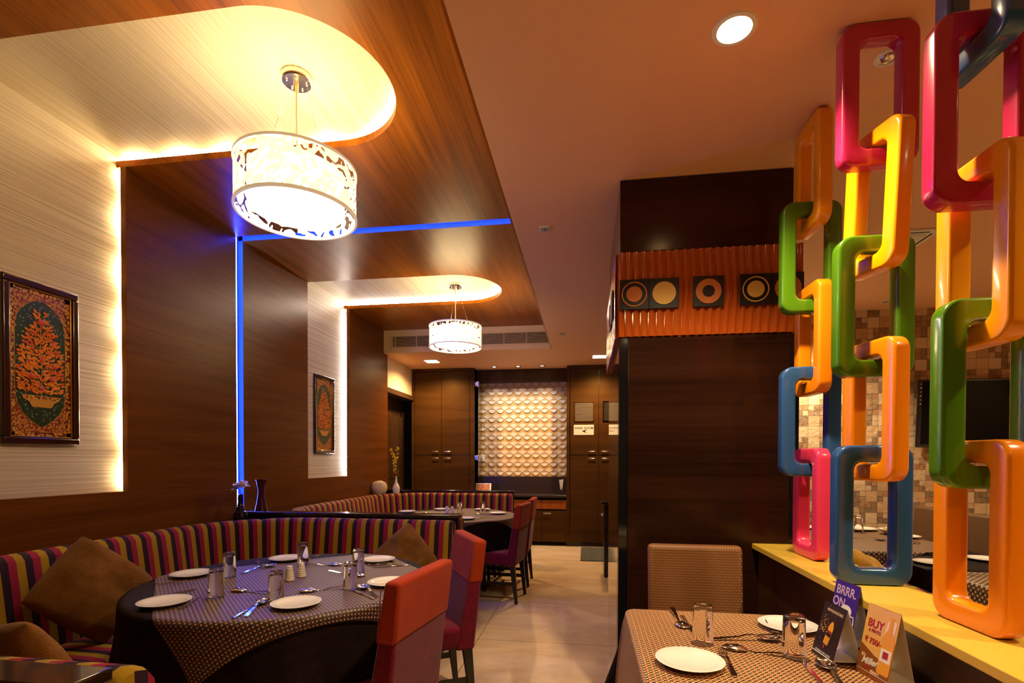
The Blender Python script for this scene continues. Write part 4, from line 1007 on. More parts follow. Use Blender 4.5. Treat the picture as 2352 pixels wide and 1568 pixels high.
# ------------------------------------------------------------------ vases
t = empty('bottle_vase', (-2.610, 3.548, .8825)); tag(t, 'dark stepped bottle vase holding a pale flower at the blue tube', 'vase')
b = NB(); lathe(b, [(0, 0), (.049, .0), (.051, .01), (.051, .045), (.046, .052), (.046, .06), (.036, .068), (.030, .072), (.030, .088), (.024, .093), (.022, .105), (.026, .11), (.021, .117), (.019, .135), (.020, .17), (.018, .19), (.021, .196), (.015, .197), (.012, .15), (0, .12)], 28); obj('bottle', b, BLUEBLK, t, smooth=True)
b = NB(); tube(b, [(0, 0, .16), (.002, 0, .2), (0, -.004, .235)], .0022, 6); obj('stem', b, LEAFM, t)
def bloom(parent, c, R_, npet, mat, seed, tilt=(0, 0)):
    rnd = random.Random(seed)
    b = NB()
    for k in range(npet):
        a = 2*pi*k/npet+rnd.uniform(-.15, .15); el = rnd.uniform(.1, 1.35); d_ = Vector((cos(a)*cos(el), sin(a)*cos(el), sin(el))); s_ = Vector((-sin(a), cos(a), 0)); o_ = Vector(c); n_ = d_.cross(s_)
        rows = []
        for i in range(5):
            q = i/4; wd = R_*.46*sin(pi*(.12+.80*q))
            ctr = o_+d_*R_*q-n_*R_*.25*q*q
            rows.append([b.verts.new(ctr+s_*wd*w_+n_*(-.18*wd*abs(w_)*-1)) for w_ in (-1, 0, 1)])
        for r1, r2 in zip(rows, rows[1:]):
            for j in range(2): b.faces.new((r1[j], r1[j+1], r2[j+1], r2[j]))
    o = obj('blossom', b, mat, parent, smooth=True); return o
for k, (x, y, z, R_) in enumerate([(-.026, -.012, .232, .036), (.004, -.022, .246, .036), (.026, -.006, .258, .038)]): bloom(t, (x, y, z), R_*1.35, 16, WFLOW, k)
t = empty('hourglass_vase', (-2.562, 3.727, .9355)); tag(t, 'dark red waisted glass vase standing on the rail next to the blue tube', 'vase')
b = NB(); prof = [(0, 0), (.050, 0)]+[(.024+.026*abs(1-z/.155)**1.4 if z < .155 else .0215+.021*((z-.155)/.093)**1.3, z) for z in [i*.248/18 for i in range(1, 19)]]+[(.040, .248), (.021, .155), (.040, .02), (0, .012)]
lathe(b, prof, 32); obj('glass_body', b, REDGLASS, t, smooth=True)
t = empty('round_flask_vase', (-2.658, 6.30, .885)); tag(t, 'round speckled beige flask vase with flat sides on the corner of the second booth', 'vase')
b = NB(); lathe(b, [(0, .0), (.055, .0), (.085, .03), (.104, .075), (.106, .105), (.095, .145), (.07, .168), (.035, .178), (.030, .184), (.024, .18), (0, .17)], 32)
for v in b.verts: v.co.y *= .62
obj('flask_body', b, BEIGEV, t, smooth=True)
b = NB(); ball(b, (.03, -.055, .13), .016, (1, .3, .8)); obj('painted_flower', b, P('painted_petal', (.85, .72, .55), .3), t, smooth=True)
t = empty('tall_vase', (-2.50, 6.48, .885)); tag(t, 'slim white vase with a yellow blossom branch behind the round flask', 'vase')
b = NB(); lathe(b, [(0, 0), (.035, 0), (.045, .03), (.048, .08), (.035, .12), (.016, .15), (.012, .20), (.010, .235), (.014, .24), (.008, .236), (0, .2)], 24); obj('vase_body', b, P('white_glaze', (.75, .68, .58), .2, coat=.4), t, smooth=True)
br = [(0, 0, .22), (-.01, 0, .30), (-.018, -.005, .40), (-.035, -.005, .50), (-.06, -.01, .60)]
b = NB(); tube(b, br, .0025, 6); tube(b, [br[2], (.0, 0, .47), (.02, -.01, .54), (.03, -.01, .61)], .002, 6); obj('branch', b, LEAFM, t)
rnd = random.Random(4); b = NB()
for (p, q) in zip(br[1:]+[br[2], (.0, 0, .47), (.02, -.01, .54)], br[2:]+[br[2]]+[(.0, 0, .47), (.02, -.01, .54), (.03, -.01, .61)]):
    for k in range(6):
        s = rnd.random(); c = Vector(p).lerp(Vector(q), s)+Vector((rnd.uniform(-.018, .018), rnd.uniform(-.018, .018), rnd.uniform(-.012, .012)))
        for m_ in range(4): a = m_*pi/2+s*3; ball(b, c+Vector((cos(a)*.006, -.004, sin(a)*.006)), .007, (1, .6, 1), 6)
tag(obj('yellow_blossoms', b, YFLOW, t, smooth=True), kind='stuff')
b = NB()
for k in range(16):
    a = rnd.uniform(0, 6.28); L = rnd.uniform(.03, .06); d_ = Vector((cos(a), sin(a)*.6, rnd.uniform(-.3, .9))); o_ = Vector((0, 0, .27+.03*rnd.random())); s_ = Vector((-sin(a), cos(a), 0))*.009
    v = [b.verts.new(o_), b.verts.new(o_+d_*L*.5+s_), b.verts.new(o_+d_*L), b.verts.new(o_+d_*L*.5-s_)]; b.faces.new(v)
tag(obj('leaves', b, LEAFM, t), kind='stuff')
bloom(t, (.022, -.03, .275), .028, 9, RFLOW, 5)

# ------------------------------------------------------------------ yellow ledge and the chain screens
t = empty('low_wall', (.96, .4, 0)); tag(t, 'low dark wood wall under the yellow ledge, running to the column', 'low wall')
b = NB(); box(b, -.10, .095, -2.4, 2.318, 0, .902); obj('wood_panel', b, W_LEDGE, t)
b = NB(); box(b, .828, 1.075, -2.02, 2.718, .903, .929); tag(obj('ledge', b, YELLOWQ, bevel=.003, seg=2), 'mustard yellow speckled quartz ledge on the low wall', 'ledge')
def link_mesh(W=.238, H=.470, bw=.056, T=.056, Ro=.046):
    """rounded rectangular ring in the XZ plane; outline by Minkowski offset, section a rounded rectangle"""
    b = NB(); rc = Ro; cw, ch = W/2-rc, H/2-rc; ri = .030
    outer = []
    N_ = 8
    dirs = []
    for q, (sx, sz) in enumerate(((1, 1), (-1, 1), (-1, -1), (1, -1))):
        for i in range(N_+1): dirs.append((q, sx, sz, (q*90+i*90/N_)*pi/180))
    def loop(off):      # off: distance inward from the outer outline, 0..bw
        pts = []
        for q, sx, sz, a in dirs:
            k = off/bw; r_ = rc*(1-k)+ri*k if off <= bw else ri
            hx, hz = W/2-off-r_, H/2-off-r_
            pts.append((sx*hx+r_*cos(a), sz*hz+r_*sin(a)))
        return pts
    e = .010; sec = []
    for (cx_, cy_, a0) in ((e, -T/2+e, 180), (bw-e, -T/2+e, 270), (bw-e, T/2-e, 0), (e, T/2-e, 90)):
        for i in range(5): a = radians(a0+i*22.5); sec.append((cx_+e*cos(a), cy_+e*sin(a)))
    rings = []
    for (off, d_) in sec: rings.append([b.verts.new((p[0], d_, p[1])) for p in loop(off)])
    for r1, r2 in zip(rings, rings[1:]+rings[:1]):
        n = len(r1)
        for i in range(n): b.faces.new((r1[i], r1[(i+1) % n], r2[(i+1) % n], r2[i]))
    return b
LM = {}
def link(x, y, zc, ang_, mat, label, lean=0, H=.470):
    k = (mat.name, H)
    if k not in LM:
        o = obj('chain_link', link_mesh(H=H), mat, smooth='y'); LM[k] = o
        for p in o.data.polygons: p.use_smooth = True
        o.data.set_sharp_from_angle(angle=radians(50))
    else: o = LM[k].copy(); COL.objects.link(o)
    o.location = (x, y, zc); o.rotation_euler = (0, lean, ang_)
    tag(o, label, 'chain link', 'big glossy links of the hanging chains'); return o
XL = .960; Hk = .470
Z = [.9295+Hk/2+i*.35 for i in range(5)]
LK = [(1.432, [(1, L_ORG, 'large orange link standing on the ledge, nearest the camera'), (0, L_GRN, 'dark green link of the nearest chain, above the large orange link'), (1, L_YEL, 'yellow link of the nearest chain, cut by the right edge of the picture'), (0, L_PINK, 'biggest pink link at the upper right, nearest chain'), (1, L_BLU, 'dark blue link at the ceiling, poking through the biggest pink link')]),
      (1.885, [(0, L_BLU, 'blue link standing on the ledge, foot of the middle chain'), (1, L_ORG, 'orange link of the middle chain, above the standing blue link'), (0, L_GRN, 'bright green link of the middle chain'), (1, L_YEL, 'leaning yellow link of the middle chain, hanging in the pink one'), (0, L_PINK, 'pink link of the middle chain, touching the ceiling')]),
      (2.365, [(1, L_ROSE, 'rose red link standing on the ledge, foot of the farthest chain'), (0, L_BLU, 'small blue link of the farthest chain, over the rose red one'), (1, L_ORG, 'orange link of the farthest chain before the column edge'), (0, L_GRN, 'small green link of the farthest chain, over the disc tiles'), (1, L_YEL, 'thin-looking yellow link of the farthest chain, touching the ceiling')])]
SHIFT = {1.432: (.012, .030, .010, .005, 0), 1.885: (-.006, 0, -.008, 0, -.002), 2.365: (0, -.010, 0, -.014, -.006)}
TURN = {1.432: radians(93), 1.885: radians(102), 2.365: radians(92)}
for (y, ls) in LK:
    for i, (rot, mt, lb) in enumerate(ls):
        link(XL+SHIFT[y][i], y, Z[i], (TURN[y] if rot else 0), mt, lb, -.055 if 'leaning' in lb else 0)
# EOF-MID

# ------------------------------------------------------------------ tableware
def make_plate():
    b = NB(); lathe(b, [(0, 0), (.052, 0), (.056, .003), (.075, .007), (.0925, .0145), (.0945, .0165), (.0925, .0172), (.073, .0110), (.056, .007), (0, .006)], 56); return b
PROTO = {}
def put(kind, build, loc, rz=0, label='', cat='', grp=None, rot=None, scale=None):
    if kind in PROTO: o = copy_tree(PROTO[kind])
    else: o = build(); PROTO[kind] = o
    place(o, loc, rz, rot=rot); tag(o, label, cat, grp)
    o['label'] = label
    if scale: o.scale = scale
    return o
def plate_o(): return obj('dinner_plate', make_plate(), CHINA, smooth=True)
def glass_o():
    b = NB(); lathe(b, [(.0294, 0), (.0310, 0), (.0314, .002), (.0288, .065), (.0272, .113), (.0260, .1185), (.023, .120), (.010, .1175), (0, .1175), (0, .107), (.018, .107), (.0240, .103), (.0268, .065), (.0296, .002)], 40)
    return obj('water_glass', b, GLASS, smooth=True)
def shaker_o():
    t = empty('shaker'); b = NB(); prof = [(0, 0), (.0205, 0)]
    for i in range(7): z = .002+i*.0085; r_ = .0212-.00105*i; prof += [(r_, z), (r_+.0009, z+.003), (r_, z+.0062), (r_-.0013, z+.0078)]
    prof += [(.0135, .063), (.0128, .068), (.009, .070), (0, .0705)]
    lathe(b, prof, 32); obj('shaker_body', b, P('shaker_white', (.74, .66, .54), .3, coat=.3) if 'shaker_white' not in MATS else MATS['shaker_white'], t, smooth=True)
    b = NB(); [lathe(b, [(0, .0711), (.0012, .0711)], 8, (.004*cos(a), .004*sin(a), 0)) for a in (0, 2.1, 4.2)]; tag(obj('holes', b, BLACK, t), kind='stuff'); return t
def spoon_bm(L=.185, bw=.045, bl=.066, flip=1):
    b = NB(); n, m_ = 14, 8; g = []
    for i in range(n+1):
        s = i/n; x = -bl/2+bl*s; hw = bw/2*sqrt(max(0, 1-(2*s-1)**2))**1.0*(1-.12*s); row = []
        for j in range(m_+1): q = 2*j/m_-1; dep = -.010*(1-(2*s-1)**2)*(1-q*q); row.append(b.verts.new((x, hw*q, .0115+flip*dep)))
        g.append(row)
    for i in range(n):
        for j in range(m_): b.faces.new((g[i][j], g[i+1][j], g[i+1][j+1], g[i][j+1]))
    bmesh.ops.remove_doubles(b, verts=b.verts, dist=1e-5)
    return b
def handle_bm(x0, x1, w0, w1, z0=.0118):
    b = NB(); n = 14; prev = None
    for i in range(n+1):
        s = i/n; x = x0+(x1-x0)*s; w_ = w0+(w1-w0)*s**1.6; z = z0+.006*sin(pi*min(1, s*2.2))*(1 if s < .45 else 1)*(1-s)-.0095*s**1.5; th = .0011+.0006*(1-s)
        w_ = w_*(1 if s < .93 else .75)
        ring = [b.verts.new(p) for p in ((x, -w_, z-th), (x, w_, z-th), (x, w_, z+th), (x, -w_, z+th))]
        if prev: [b.faces.new((prev[k], prev[(k+1) % 4], ring[(k+1) % 4], ring[k])) for k in range(4)]
        else: b.faces.new(ring[::-1])
        prev = ring
    b.faces.new(prev); return b
def spoon_o():
    t = empty('spoon'); o = obj('bowl', spoon_bm(), CUTL, t, smooth='keep')
    for p in o.data.polygons: p.use_smooth = True
    md = o.modifiers.new('thickness', 'SOLIDIFY'); md.thickness = .0012
    obj('spoon_handle', handle_bm(.026, .155, .0030, .0085), CUTL, t, smooth=True); return t
def fork_o():
    t = empty('fork'); obj('fork_handle', handle_bm(.030, .150, .0030, .0085), CUTL, t, smooth=True)
    b = NB(); hexa(b, [(-.005, -.012, .006), (.032, -.003, .0112), (.032, .003, .0112), (-.005, .012, .006)], [(-.005, -.012, .0078), (.032, -.003, .013), (.032, .003, .013), (-.005, .012, .0078)]); obj('fork_neck', b, CUTL, t, bevel=.0008)
    for k in range(4):
        y = -.0102+k*.0068; b = NB(); tube(b, [(-.004, y, .007), (-.022, y, .0055), (-.042, y*.95, .0105)], [.0016, .0015, .0008], 6); obj('tine', b, CUTL, t, smooth=True)
    return t
def knife_o():
    t = empty('table_knife'); b = NB(); prism(b, [(-.045, -.002, .002), (-.035, -.008, .002), (.0, -.0095, .002), (.055, -.0085, .002), (.058, .005, .002), (-.02, .006, .002), (-.04, .003, .002)], (0, 0, .0014)); obj('blade', b, CUTL, t)
    b = NB(); hexa(b, [(.056, -.006, .0005), (.156, -.0085, .0005), (.156, .0075, .0005), (.056, .004, .0005)], [(.056, -.005, .005), (.156, -.007, .004), (.156, .006, .004), (.056, .003, .005)]); obj('knife_handle', b, CUTL, t, bevel=.0015); return t
ZC1 = .7705
def cut(kind, head, tail, zt, label, grp=None, flip=False):
    sc_ = (1.15, 1.2, 1.1) if kind == 'spoon' else None; a = atan2(tail[1]-head[1], tail[0]-head[0]); fn = {'spoon': spoon_o, 'fork': fork_o, 'table_knife': knife_o}[kind]
    o = put(kind, fn, (head[0], head[1], zt+(.016 if flip else 0)), a, label, {'table_knife': 'knife'}.get(kind, kind), grp, rot=(pi, 0, a) if flip else None, scale=sc_); return o
g1, g2, g3, g4 = 'place settings on the nearer round table', 'place settings on the farther round table', 'place settings on the right-hand table', 'place settings in the side room'
for (x, y), lb in zip([(-1.658, 1.801), (-1.93, 2.262), (-1.697, 2.696), (-1.166, 2.745), (-1.132, 1.863), (-.905, 2.245)],
    ['white plate at the left front edge of the nearer round table', 'white plate farthest left on the nearer round table, by the big cushion', 'white plate at the back of the nearer round table, next to a glass', 'white plate in front of the corner-standing cushion', 'white plate at the front centre of the nearer round table', 'white plate half hidden behind the nearest orange chair']):
    put('plate', plate_o, (x, y, ZC1), 0, lb, 'plate', g1)
for (x, y), lb in zip([(-1.533, 1.93), (-1.732, 2.271), (-1.258, 1.925), (-1.543, 2.608), (-1.152, 2.46), (-1.038, 2.138)],
    ['upturned glass between the two left plates of the nearer round table', 'upturned glass by the farthest left plate of the nearer round table', 'upturned glass beside the front centre plate', 'upturned glass overlapping the back plate of the nearer table', 'upturned glass left of the plate before the corner-standing cushion', 'upturned glass nearest the plate behind the orange chair']):
    put('glass', glass_o, (x, y, ZC1), x*7, lb, 'glass', g1)
put('shaker', shaker_o, (-1.398, 2.245, ZC1), .3, 'white ribbed shaker, the nearer one at the middle of the nearer round table', 'shaker', g1)
put('shaker', shaker_o, (-1.385, 2.325, ZC1), .9, 'white ribbed shaker, the one behind its twin on the nearer round table', 'shaker', g1)
for kd, h, tl, lb, fl in [('fork', (-1.545, 1.90), (-1.549, 1.693), 'fork right of the left front plate, tines towards the table middle', 0), ('table_knife', (-1.722, 1.985), (-1.802, 1.822), 'knife poking out behind the left front plate', 0),
    ('spoon', (-1.28, 1.872), (-1.228, 1.684), 'shiny spoon left of the front centre plate', 0), ('table_knife', (-1.285, 1.83), (-1.262, 1.66), 'knife lying under the shiny spoon at the front centre', 0),
    ('spoon', (-1.505, 2.03), (-1.321, 2.005), 'blue-lit serving spoon behind the front glass', 1), ('spoon', (-1.205, 2.07), (-1.086, 2.146), 'serving spoon behind the front centre plate', 1),
    ('spoon', (-1.68, 2.515), (-1.718, 2.331), 'serving spoon between the two left glasses and the back plate', 0), ('fork', (-1.885, 2.12), (-1.99, 2.04), 'fork in front of the farthest left plate', 1),
    ('fork', (-1.81, 2.60), (-1.72, 2.50), 'dark-looking fork left of the back plate', 1), ('fork', (-1.574, 2.80), (-1.565, 2.70), 'fork behind the glass at the back plate', 0),
    ('spoon', (-1.355, 2.61), (-1.473, 2.584), 'serving spoon at the back middle of the nearer table', 1), ('fork', (-1.13, 2.63), (-.98, 2.65), 'fork in front of the plate before the corner-standing cushion', 0),
    ('table_knife', (-1.09, 2.60), (-.96, 2.665), 'knife next to the fork before the corner-standing cushion', 0), ('spoon', (-1.118, 2.385), (-1.19, 2.40), 'dark overturned spoon behind the right glass of the nearer table', 1),
    ('spoon', (-.985, 2.155), (-.88, 2.04), 'shiny spoon partly behind the orange chair back', 0), ('table_knife', (-.99, 2.10), (-.87, 2.00), 'knife partly behind the orange chair back', 0)]:
    cut(kd, h, tl, ZC1, lb, g1, fl)
for (x, y), lb in zip([(-1.925, 5.32), (-1.626, 5.63), (-1.167, 5.68), (-.93, 5.32), (-1.147, 4.80)], ['leftmost white plate on the farther round table', 'white plate at the back left of the farther round table', 'white plate at the back right of the farther round table', 'white plate over the hanging corner of the farther round table', 'white plate just above the end of the first rail, on the farther table']):
    put('plate', plate_o, (x, y, ZC1), 0, lb, 'plate', g2)
for (x, y), lb in zip([(-1.35, 5.36), (-1.10, 5.37)], ['upturned glass next to the shakers on the farther table', 'upturned glass on the right of the farther table']): put('glass', glass_o, (x, y, ZC1), 0, lb, 'glass', g2)
put('shaker', shaker_o, (-1.487, 5.33, ZC1), 0, 'left white shaker on the farther round table', 'shaker', g2); put('shaker', shaker_o, (-1.43, 5.345, ZC1), 0, 'right white shaker on the farther round table', 'shaker', g2)
for kd, h, tl, lb in [('spoon', (-1.12, 5.25), (-1.0, 5.2), 'dark-looking spoon near the right glass of the farther table'), ('fork', (-1.62, 5.46), (-1.5, 5.42), 'fork before the back left plate of the farther table'), ('spoon', (-1.70, 5.25), (-1.55, 5.18), 'spoon on the left of the farther table'), ('fork', (-1.02, 4.90), (-.95, 5.02), 'fork beside the plate nearest the first rail')]:
    cut(kd, h, tl, ZC1, lb, g2, kd == 'spoon')
ZR = .7700
put('plate', plate_o, (.292, 1.497, ZR), 0, 'big white plate at the front of the right-hand table', 'plate', g3); put('plate', plate_o, (.690, 1.872, ZR), 0, 'white plate against the ledge side, behind the right glass', 'plate', g3)
put('glass', glass_o, (.367, 1.68, ZR), 0, 'upturned glass in front of the tan weave chair', 'glass', g3, scale=(1.05, 1.05, 1.02)); put('glass', glass_o, (.607, 1.600, ZR), 0, 'upturned glass left of the dark folded card', 'glass', g3, scale=(1.08, 1.08, 1.04))
for kd, h, tl, lb, fl in [('spoon', (.334, 1.842), (.328, 1.99), 'overturned spoon left of the first glass on the right-hand table', 1), ('table_knife', (.356, 1.80), (.352, 1.99), 'knife beside the overturned spoon', 0), ('spoon', (.582, 1.735), (.422, 1.716), 'serving spoon with its bowl towards the back plate', 0),
    ('spoon', (.452, 1.638), (.60, 1.588), 'overturned serving spoon behind the big plate', 1), ('fork', (.622, 1.80), (.630, 1.956), 'fork leaning by the back plate of the right-hand table', 1), ('spoon', (.664, 1.530), (.652, 1.442), 'big shiny spoon in front of the dark folded card', 0),
    ('table_knife', (.616, 1.525), (.606, 1.42), 'knife left of the big shiny spoon', 0), ('fork', (.405, 1.575), (.392, 1.399), 'fork at the right rim of the big plate', 0)]:
    cut(kd, h, tl, ZR, lb, g3, fl)
ZS = .7700
for (x, y), lb in zip([(1.86, 4.62), (1.86, 4.25), (2.37, 4.20), (2.30, 3.33), (1.93, 3.17), (1.955, 2.64)],
    ['farthest white plate in the side room, seen through the rose link', 'white plate seen through the blue standing link', 'white plate between the blue and the large orange link', 'white plate on the small dark side room table, right', 'white plate on the small dark side room table, left', 'white plate partly hidden by the right bar of the large orange link']):
    put('plate', plate_o, (x, y, ZS-(.0045 if 3.1 < y < 3.4 else 0)), 0, lb, 'plate', g4)
cut('fork', (2.03, 2.80), (1.93, 2.86), ZS, 'fork on the side room table, inside the large orange link', g4); cut('spoon', (2.10, 4.02), (1.98, 4.1), ZS, 'shiny spoon seen through the blue standing link', g4); cut('spoon', (2.26, 3.92), (2.16, 3.98), ZS, 'dark overturned spoon on the long side room table', g4, True)
for (x, y), lb in zip([(2.11, 4.55), (2.16, 4.44), (1.98, 4.63)], ['tallest glass of the cluster behind the blue link', 'second glass of the cluster behind the blue link', 'glass farthest left of the cluster, behind the rose link']): put('glass', glass_o, (x, y, ZS), 0, lb, 'glass', g4, scale=(1.1, 1.1, 1.15))
t = empty('straw_jar', (2.03, 4.47, ZS)); tag(t, 'glass jar of white toothpicks behind the blue standing link', 'jar'); b = NB(); lathe(b, [(0, 0), (.032, 0), (.034, .11), (.031, .11), (.029, .006), (0, .006)], 24); obj('jar', b, GLASS, t, smooth=True)
b = NB(); [tube(b, [(.012*cos(i*2.3), .012*sin(i*2.3), .01), (.024*cos(i*2.3), .024*sin(i*2.3), .16)], .003, 5) for i in range(10)]; tag(obj('picks', b, PLAST, t), kind='stuff')
t = empty('serving_bowl', (2.36, 4.36, ZS)); tag(t, 'white bowl of snacks on the long side room table', 'bowl'); b = NB(); lathe(b, [(0, 0), (.04, 0), (.085, .035), (.09, .042), (.082, .04), (.04, .01), (0, .008)], 32); obj('bowl', b, CHINA, t, smooth=True)
b = NB(); rnd = random.Random(2); [ball(b, (rnd.uniform(-.045, .045), rnd.uniform(-.045, .045), .03+rnd.uniform(0, .018)), .013, (1, .7, .6), 6) for i in range(24)]; tag(obj('snacks', b, P('snack_yellow', (.65, .48, .16), .6), t, smooth=True), kind='stuff')
put('plate', plate_o, (2.25, 4.60, ZS), 0, 'white platter behind the snack bowl, under the television', 'plate', g4, scale=(1.3, 1.3, 1.1))

# ------------------------------------------------------------------ folded table cards
INK = {}
def ink(n, c, e=0): 
    if n not in MATS: P(n, c, .3, coat=.3)
    return MATS[n]
def tent(loc, rz, L, H, D, face, label, extra_tilt=0):
    t = empty('folded_card', loc, rz); tag(t, label, 'card')
    b = NB(); th = .0012
    hexa(b, [(-L/2, -D/2, 0), (L/2, -D/2, 0), (L/2, -D/2+th, 0), (-L/2, -D/2+th, 0)], [(-L/2, -th/2, H), (L/2, -th/2, H), (L/2, th/2, H), (-L/2, th/2, H)]); fp = obj('front_panel', b, face, t)
    b = NB(); hexa(b, [(-L/2, D/2-th, 0), (L/2, D/2-th, 0), (L/2, D/2, 0), (-L/2, D/2, 0)], [(-L/2, -th/2, H), (L/2, -th/2, H), (L/2, th/2, H), (-L/2, th/2, H)]); obj('back_panel', b, PLAST, t)
    b = NB(); box(b, -L/2, L/2, -D/2+.001, D/2-.001, .012, .013); obj('base_flap', b, PLAST, t)
    tilt = atan2(D/2, H)
    M = Matrix.Translation((0, -D/2, 0)) @ Matrix.Rotation(-tilt, 4, 'X') @ Matrix.Translation((0, -.0004, 0)) @ Matrix.Rotation(pi/2, 4, 'X')
    return t, fp, M, hypot(H, D/2)
def flat(parent, name, M, pts, mat, z=.0003, th=.0003):
    b = NB(); prism(b, [(x, y, z) for x, y in pts], (0, 0, th)); o = obj(name, b, mat, parent); o.data.transform(M); return o
def bottle_pts(cx, cy, s, ang_=0):
    p = [(-.12, -.5), (.12, -.5), (.14, -.46), (.14, .08), (.11, .18), (.05, .28), (.045, .47), (.055, .5), (-.055, .5), (-.045, .47), (-.05, .28), (-.11, .18), (-.14, .08), (-.14, -.46)]
    return [(cx+s*(x*cos(ang_)-y*sin(ang_)), cy+s*(x*sin(ang_)+y*cos(ang_))) for x, y in p]
def rect_pts(cx, cy, s, x0, x1, y0, y1, a):
    return [(cx+s*(x*cos(a)-y*sin(a)), cy+s*(x*sin(a)+y*cos(a))) for x, y in ((x0, y0), (x1, y0), (x1, y1), (x0, y1))]
IK_W, IK_CR, IK_BK, IK_AM, IK_RD, IK_OR = ink('ink_white', (.8, .78, .75)), ink('ink_cream', (.85, .66, .38)), ink('ink_black', (.01, .008, .01)), ink('ink_amber', (.80, .36, .02)), ink('ink_red', (.42, .02, .02)), ink('ink_orange', (.85, .40, .06))
def mat_noise(name, c1, c2, sc):
    return speck(name, c1, c2, c2, sc)
t, fp, M, HH = tent((.722, 1.600, .7700), radians(-86), .112, .158, .085, P('card_dark_plum', (.020, .009, .012), .25, coat=.4), 'dark folded card with INTRODUCING and a bottle, front-left of the three')
text('heading', 'INTRODUCING', .0115, IK_CR, fp, M @ Matrix.Translation((.006, HH-.022, .0004)))
text('slogan', 'CHANGE THE GAME', .0085, IK_W, fp, M @ Matrix.Translation((0, .018, .0004)))
flat(fp, 'emblem', M, [(-.003+.004*cos(a*pi/4), .037+.006*sin(a*pi/4)) for a in range(8)], IK_RD); text('small_print', 'BIRA 91', .004, IK_W, fp, M @ Matrix.Translation((-.003, .0285, .0004))) if False else None
flat(fp, 'bottle_picture', M, bottle_pts(.006, .088, .088, radians(-8)), IK_AM, .0003)
for nm, (y0, y1), mt in (('bottle_label', (-.22, -.02), IK_BK), ('bottle_band', (-.10, -.04), IK_RD), ('bottle_neck', (.30, .50), IK_BK)): flat(fp, nm, M, rect_pts(.006, .088, .088, -.13 if y0 < .2 else -.048, .13 if y0 < .2 else .048, y0, y1, radians(-8)), mt, .0008 if nm == 'bottle_band' else .0006)
rnd = random.Random(3); b = NB()
for k in range(46): x, y, s = -.028+rnd.gauss(0, .010), .094+rnd.gauss(0, .018), rnd.uniform(.0008, .0022); prism(b, [(x-s, y, .0003), (x, y-s, .0003), (x+s, y, .0003), (x, y+s, .0003)], (0, 0, .0002))
o = obj('spark_print', b, IK_OR, fp); o.data.transform(M); tag(o, kind='stuff')
t, fp, M, HH = tent((.816, 1.733, .7700), radians(-82), .115, .195, .07, P('card_violet', (.050, .022, .30), .25, coat=.4), 'violet folded card reading BRRR. ON with a beer mug, behind the other two')
text('heading', 'BRRR.', .040, ink('ink_lilac', (.62, .45, .62)), fp, M @ Matrix.Translation((0, HH-.030, .0004)), sx=.92, font_off=.0006)
text('heading', 'ON', .040, MATS['ink_lilac'], fp, M @ Matrix.Translation((-.026, HH-.068, .0004)), sx=.92, font_off=.0006)
flat(fp, 'mug_picture', M, [(-.004, .045), (.03, .045), (.036, .115), (-.010, .115)], IK_AM, .0003); flat(fp, 'foam_picture', M, [(-.013, .106)]+[(.013+.026*cos(a*pi/8), .112+.018*sin(a*pi/8)) for a in range(8, -1, -1)]+[(.038, .104), (.02, .098), (.004, .104)], IK_W, .0006)
b = NB(); tube(b, [(.034, .10, .0006), (.05, .10, .0006), (.054, .08, .0006), (.048, .062, .0006), (.032, .062, .0006)], .0022, 6); o = obj('mug_handle_picture', b, IK_W, fp); o.data.transform(M @ Matrix.Diagonal((1, 1, .3, 1)))
flat(fp, 'mug_badge', M, [(.012+.007*cos(a*pi/6), .082+.008*sin(a*pi/6)) for a in range(12)], IK_BK, .0006)
t, fp, M, HH = tent((.786, 1.478, .7700), radians(-80), .112, .186, .075, mat_noise('card_wheat_print', (.62, .28, .04), (.80, .46, .12), 35), 'orange folded beer card reading BUY 6, the closest of the three')
flat(fp, 'brown_print', M, [(-.056, .001), (.056, .001), (.056, .052), (.0, .060), (-.056, .082)], mat_noise('ink_brown_print', (.16, .04, .01), (.26, .08, .02), 50), .0003)
text('heading', 'BUY', .030, IK_RD, fp, M @ Matrix.Translation((-.018, .140, .0004)), font_off=.0008)
text('offer_line', '6 PINTS', .0125, IK_RD, fp, M @ Matrix.Translation((-.017, .121, .0004)), font_off=.0004)
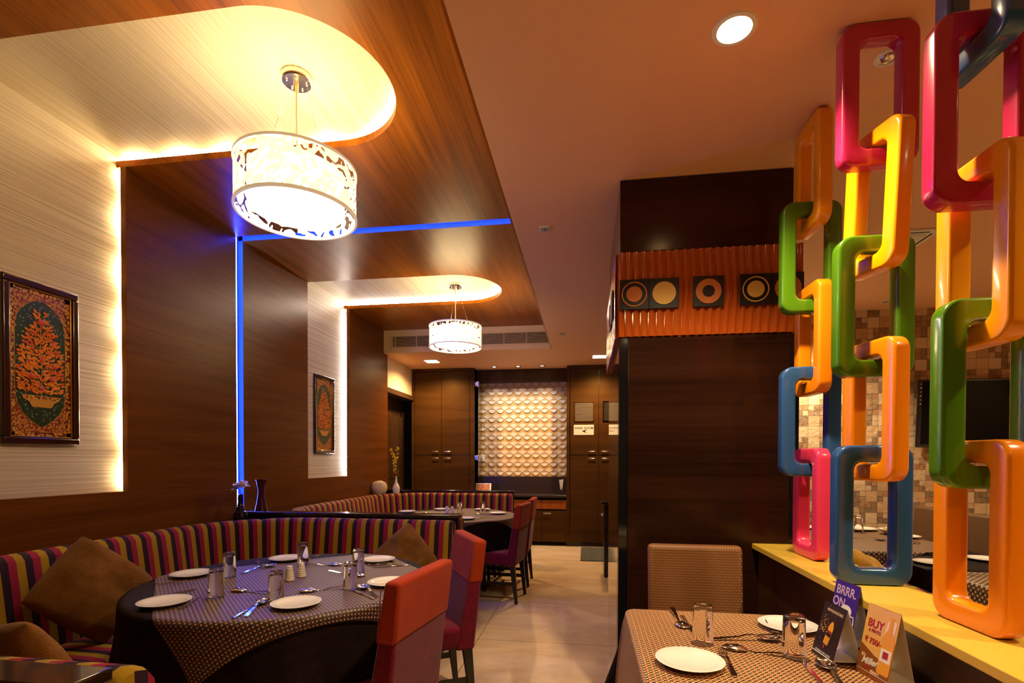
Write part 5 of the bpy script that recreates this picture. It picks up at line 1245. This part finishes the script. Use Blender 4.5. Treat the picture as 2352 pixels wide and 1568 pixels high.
text('price', '\u20b9 750/-', .020, IK_RD, fp, M @ Matrix.Translation((-.016, .094, .0004)), font_off=.0006)
text('brand_script', 'Miller', .024, IK_W, fp, M @ Matrix.Translation((-.014, .040, .0009)) @ Matrix.Rotation(.10, 4, 'Z'), shear=.35, font_off=.0006)
text('brand_line', 'time', .017, IK_CR, fp, M @ Matrix.Translation((.010, .018, .0009)) @ Matrix.Rotation(.05, 4, 'Z'), font_off=.0005)
text('brand_line', "It's", .013, IK_CR, fp, M @ Matrix.Translation((-.038, .052, .0009)), font_off=.0004)
flat(fp, 'underline', M, [(-.036, .024), (.010, .030), (-.012, .026), (-.022, .019)], IK_RD, .0009)
bp = flat(fp, 'bottle_picture', M, bottle_pts(.034, .098, .150), IK_AM, .0006)
flat(fp, 'frosted_glow_print', M, [(.012, .10), (.048, .10), (.050, .16), (.036, .172), (.022, .16)], ink('ink_frost', (.85, .70, .50)), .0004)
flat(bp, 'bottle_label', M, rect_pts(.034, .098, .15, -.12, .12, -.28, -.06, 0), IK_W, .0010); flat(bp, 'label_mark', M, rect_pts(.034, .098, .15, -.06, .06, -.22, -.10, 0), IK_RD, .0014)

# ------------------------------------------------------------------ television on the stone wall
t = empty('television', (3.62, 5.35, 1.79), 0, (radians(3), 0, 0)); tag(t, 'black flat television on the stone mosaic wall, port panel on its left edge', 'television')
b = NB(); box(b, -.53, .53, -.028, .0, -.318, .318); obj('casing', b, BLACKG, t, bevel=.008, seg=3)
b = NB(); box(b, -.495, .525, -.0295, -.0285, -.29, .30); obj('screen', b, P('screen_glass', (.004, .0035, .004), .12, spec=.12), t)
b = NB(); box(b, -.528, -.498, -.031, -.0285, .06, .31); pp = obj('port_panel', b, BLACK, t, bevel=.001)
for k in range(6):
    b = NB(); box(b, -.520, -.507, -.033, -.0311, .085+k*.037, .085+k*.037+.012); obj('port', b, [CHROME, GOLD, CHROME, GOLD, CHROME, P('port_red', (.7, .02, .02), .4)][k], pp)
b = NB(); box(b, -.2, .2, .001, .04, -.15, .15); obj('wall_bracket', b, BLACK, t)
# EOF
